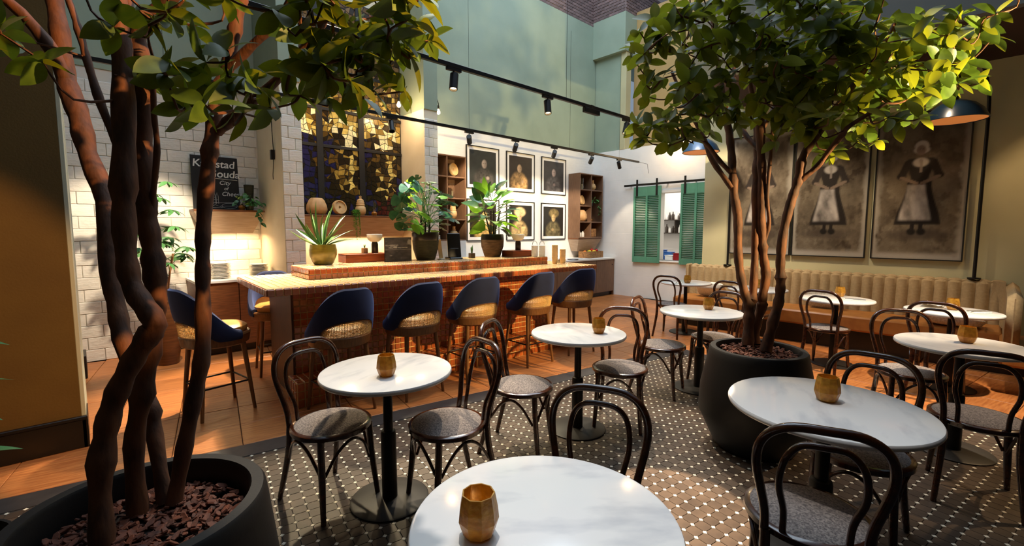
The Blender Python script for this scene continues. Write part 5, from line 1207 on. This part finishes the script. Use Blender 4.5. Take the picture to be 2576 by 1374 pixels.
# tall umbrella plant in the floor vase
t = thing('floor_vase_plant', 'tall umbrella plant in a brown ribbed floor vase by the wall', 'potted plant', (.60, 6.36, 0))
part('vase', MB().lathe([(0,0),(.095,0),(.10,.01),(.125,.20),(.148,.42),(.150,.52),(.135,.64),(.122,.70),(.126,.725),(.118,.725),(.112,.70),(0,.68)], 36), 'ceramic_vase', t, True)
part('trunk', MB().tube(spline([(0,0,.66),(.02,.0,.9),(-.01,0,1.2),(-.06,.01,1.6),(-.10,0,1.95)], 5), .016, 8), 'wood_oak', t, True)
part('trunk', MB().tube(spline([(.02,0,.68),(.05,.02,.95),(.10,-.02,1.25)], 5), .011, 8), 'wood_oak', t, True)
rv = random.Random(8)
for k in range(20):
    on2 = k >= 14; f = (k % 14)/13 if not on2 else (k-14)/5
    b = Vector((-.10*f+.0, 0, 1.15+.8*f)) if not on2 else Vector((.05+.05*f, 0, 1.0+.28*f))
    an = 2.4*k; p = b+Vector((math.cos(an)*.20, math.sin(an)*.14, .10))
    part('stalk', MB().tube(spline([b, (b+p)/2+Vector((0,0,.03)), p], 3), .004, 5), 'leaf_room', t)
    for j in range(7):
        a2 = 2*PI*j/7+k; d = Vector((math.cos(a2), math.sin(a2), -.25)); put_leaf(t, leaf_mesh(.13, .045, 'leaf_room', .2, .3), 'leaf_room', p, d, 0, rv.uniform(.8,1.15))
# shelf plants
def bushy(loc, lb, potr, n_, rad, droop, mat, seed, name='shelf_plant', cat='potted plant', L_=.07):
    t = thing(name, lb, cat, loc); part('pot', MB().lathe([(0,0),(potr*.8,0),(potr,.09),(potr*.92,.09),(potr*.9,.075),(0,.075)], 20), 'ceramic_band', t, True)
    r_ = random.Random(seed)
    for k in range(n_):
        an = r_.random()*6.28; el = r_.uniform(-.2, 1.3); p = Vector((math.cos(an)*rad*r_.random()*1.1, -abs(math.sin(an))*rad*.7, .09+rad*.9*math.sin(max(0, el))*r_.random()))
        if k % 4 == 0 and droop: p = Vector((.05+.05*r_.random(), -.15-.02*r_.random(), .02-droop*r_.random()))
        put_leaf(t, leaf_mesh(L_, L_*.62, mat, .2, .45), mat, p, Vector((math.cos(an), -.6+math.sin(an)*.5, -.2-.3*r_.random())), r_.uniform(-.6,.6), r_.uniform(.8,1.3))
    return t
bushy((1.60, 6.80, 1.7755), 'glossy trailing pothos in a dark pot on the wall shelf', .055, 46, .16, .20, 'leaf_room', 5)
bushy((8.72, 6.58, cz[2]), 'leafy plant hanging in the corner cube shelf', .05, 34, .17, .22, 'leaf_room', 6)
# a few leaves of a plant at the left edge of the picture
t = thing('edge_plant', 'green plant in a pot at the left picture edge', 'potted plant', (-.42, 2.35, 0))
part('pot', MB().lathe([(0,0),(.13,0),(.17,.45),(.16,.45),(.15,.42),(0,.42)], 28), 'planter_black', t, True)
part('trunk', MB().tube([(0,0,.42),(.01,0,.85),(.02,.01,1.2)], .012, 8), 'tree_bark', t, True)
for k in range(16):
    an = 2.4*k; p = Vector((.03*math.cos(an), .03*math.sin(an), .75+.03*k)); put_leaf(t, leaf_mesh(.17, .06, 'leaf_room', .2, .35), 'leaf_room', p, Vector((math.cos(an), math.sin(an), .25)), 0)
# ------------------------------------------------------------------ things on the bar ledge
def wood_box(loc, rz, w_, d, h_, lb):
    t = thing('wooden_box', lb, 'box', loc, rz); part('body', MB().box(-w_/2, w_/2, -d/2, d/2, 0, h_-.012, .003), 'wood_box', t); part('lid', MB().box(-w_/2-.002, w_/2+.002, -d/2-.002, d/2+.002, h_-.0115, h_, .003), 'wood_box', t); return t
wood_box((2.30, 4.93, LZ+.0045), BA, .50, .24, .095, 'reddish wooden box on the bar ledge behind the agave'); wood_box((4.27, 4.46, LZ+.0045), BA, .34, .24, .085, 'reddish wooden box on the bar ledge beside the brown pot')
def dome_lamp(loc, lb):
    t = thing('dome_table_lamp', lb, 'table lamp', loc)
    part('base', MB().lathe([(0,0),(.036,0),(.038,.003),(.038,.10),(.033,.122),(.018,.136),(0,.14)], 24), 'marble_dark', t, True, label='dark stone bullet shaped base')
    part('shade', MB().lathe([(.012,.125),(.05,.133),(.075,.155),(.085,.185),(.087,.215),(.085,.217),(.0,.212)], 32), 'shade_white', t, True, label='white bowl shade'); return t
dome_lamp((2.42, 4.90, LZ+.1002), 'white bowl table lamp on the wooden box near the agave'); dome_lamp((4.28, 4.45, LZ+.0902), 'white bowl table lamp on the wooden box near the brown pot')
t = thing('succulent_pot', 'tiny succulent in a banded pot on the wooden box', 'potted plant', (2.30, 4.91, LZ+.1002)); part('pot', MB().box(-.028,.028,-.028,.028,0,.06,.004), 'wood_oak', t); 
for k in range(4): part('leaf', MB().tube([(0,0,.058),(.012*math.cos(k*1.6),.012*math.sin(k*1.6),.10)], [.007,.001], 6), 'leaf_agave', t)
t = thing('cactus_pot', 'tiny upright cactus in a square pot on the ledge', 'potted plant', (3.60, 4.60, LZ+.0045)); part('pot', MB().box(-.032,.032,-.032,.032,0,.065,.004), 'bottle_dark', t)
for k in range(5): part('leaf', MB().tube([(0,0,.06),(.008*math.cos(k*1.3),.008*math.sin(k*1.3),.12),(.014*math.cos(k*1.3),.014*math.sin(k*1.3),.17-.015*k)], [.010,.008,.001], 6), 'leaf_agave', t)
# photo book standing on the ledge
t = thing('photo_book', 'dark photo book with a stormy sea cover on the bar ledge', 'book', (2.60, 4.68, LZ+.0045), BA+math.radians(-2))
part('pages', MB().box(-.155,.155,.002,.022,.003,.272), 'white_matte', t); part('cover', MB().box(-.16,.16,-.002,.002,0,.275).box(-.16,.16,.022,.026,0,.275).box(-.16,-.156,.002,.022,0,.275), 'black_plastic', t)
def sea(x, y):
    n_ = fbm(x*4, y*7, 3); c = mixc((.012,.012,.014), (.10,.095,.10), max(0, .5+n_*.5))
    if y > .55: c = mixc(c, (.5,.48,.46), smoothstep(.35, .6, fbm(x*3+1, y*6, 8)+.25*x)*.7)
    c = mixc(c, (.45,.43,.42), smoothstep(.02, .0, abs(y-.50+.01*math.sin(x*9)))*.5)
    if y < .42: c = mixc(c, (.5,.48,.46), smoothstep(.55, .85, fbm(x*5, y*16, 5))*.7)
    return c
link('cover_print', print_mesh(.318, .273, 40, 36, sea, 'cover_print', 'picture'), t, (0, -.0024, .001))
text('HOLLANDS WILD WATER', (-.118, -.003, .152), .0195, t, 'white_matte', name='title_lettering', ext=.0002)
# till
t = thing('till_terminal', 'black till screen on a stand seen from behind on the ledge', 'till', (3.33, 4.62, LZ+.0045), math.radians(165))
part('foot', MB().box(-.085,.085,-.10,.10,0,.022,.008), 'black_plastic', t); part('neck', MB().box(-.06,.06,-.03,.03,.022,.14,.008), 'black_plastic', t)
part('screen_housing', MB().box(-.085,.085,-.012,.012,-.15,.15,.006).xf(Matrix.Translation((0,.01,.17)) @ Matrix.Rotation(math.radians(10), 4, 'X')), 'black_plastic', t); part('screen', MB().box(-.078,.078,-.0135,-.0121,-.14,.14).xf(Matrix.Translation((0,.01,.17)) @ Matrix.Rotation(math.radians(10), 4, 'X')), 'screen', t)
t = thing('card_stand', 'slim brass card stand beside the till', 'card stand', (3.15, 4.63, LZ+.0045), .3); part('base', MB().box(-.04,.04,-.03,.03,0,.012,.003), 'white_matte', t); part('card', MB().box(-.035,.035,-.003,.003,.012,.25,.001).xf(Matrix.Rotation(math.radians(-8), 4, 'X')), 'clay_cream', t)
# white jars and cup stacks at the bar end
for k, (x, y) in enumerate(((4.43, 4.28), (4.53, 4.24))):
    t = thing('mug_stack', ('first','second')[k]+' white stack of mugs on the bar ledge end', 'mugs', (x, y, LZ+.0045))
    for j in range(4): part('mug', MB().lathe([(0,j*.035),(.036,j*.035),(.043,.004+j*.035),(.045,.044+j*.035),(.043,.046+j*.035),(.040,.043+j*.035),(0,.012+j*.035)], 22), 'white_matte', t, True)
    part('wire_handle', MB().tube([(.046*math.cos(a), 0, .16+.05*math.sin(a)) for a in [PI*i/12 for i in range(13)]], .0035, 6), 'steel', t)
for k, (x, y, nn, lb) in enumerate(((4.66, 4.12, 15, 'taller stack'), (4.80, 4.10, 10, 'shorter stack'))):
    cm = MB().lathe([(0,0),(.029,0),(.031,.003),(.041,.085),(.043,.088),(.040,.09),(.036,.085),(.0,.006)], 20).mesh('paper_cup', 'paper_cup', True)
    for j in range(nn): tag(link('paper_cup', cm, None, (x, y, TZ+.0045+j*.012)), 'kraft paper cup, number %s from the bottom, in the %s at the bar end' % (NUM[j], lb), 'cup', 'paper cups, '+lb)
for k, (x, y, m) in enumerate(((4.86, 4.22, 'steel'), (4.90, 4.16, 'white_matte'))):
    t = thing('sugar_pot', ('steel','white')[k]+' sugar pot at the far bar end', 'pot', (x, y, TZ+.0045)); part('body', MB().lathe([(0,0),(.024,0),(.028,.01),(.028,.05),(0,.052)], 16), m, t, True); part('lid', MB().lathe([(0,.051),(.029,.051),(.02,.06),(0,.066)], 16), m, t, True)
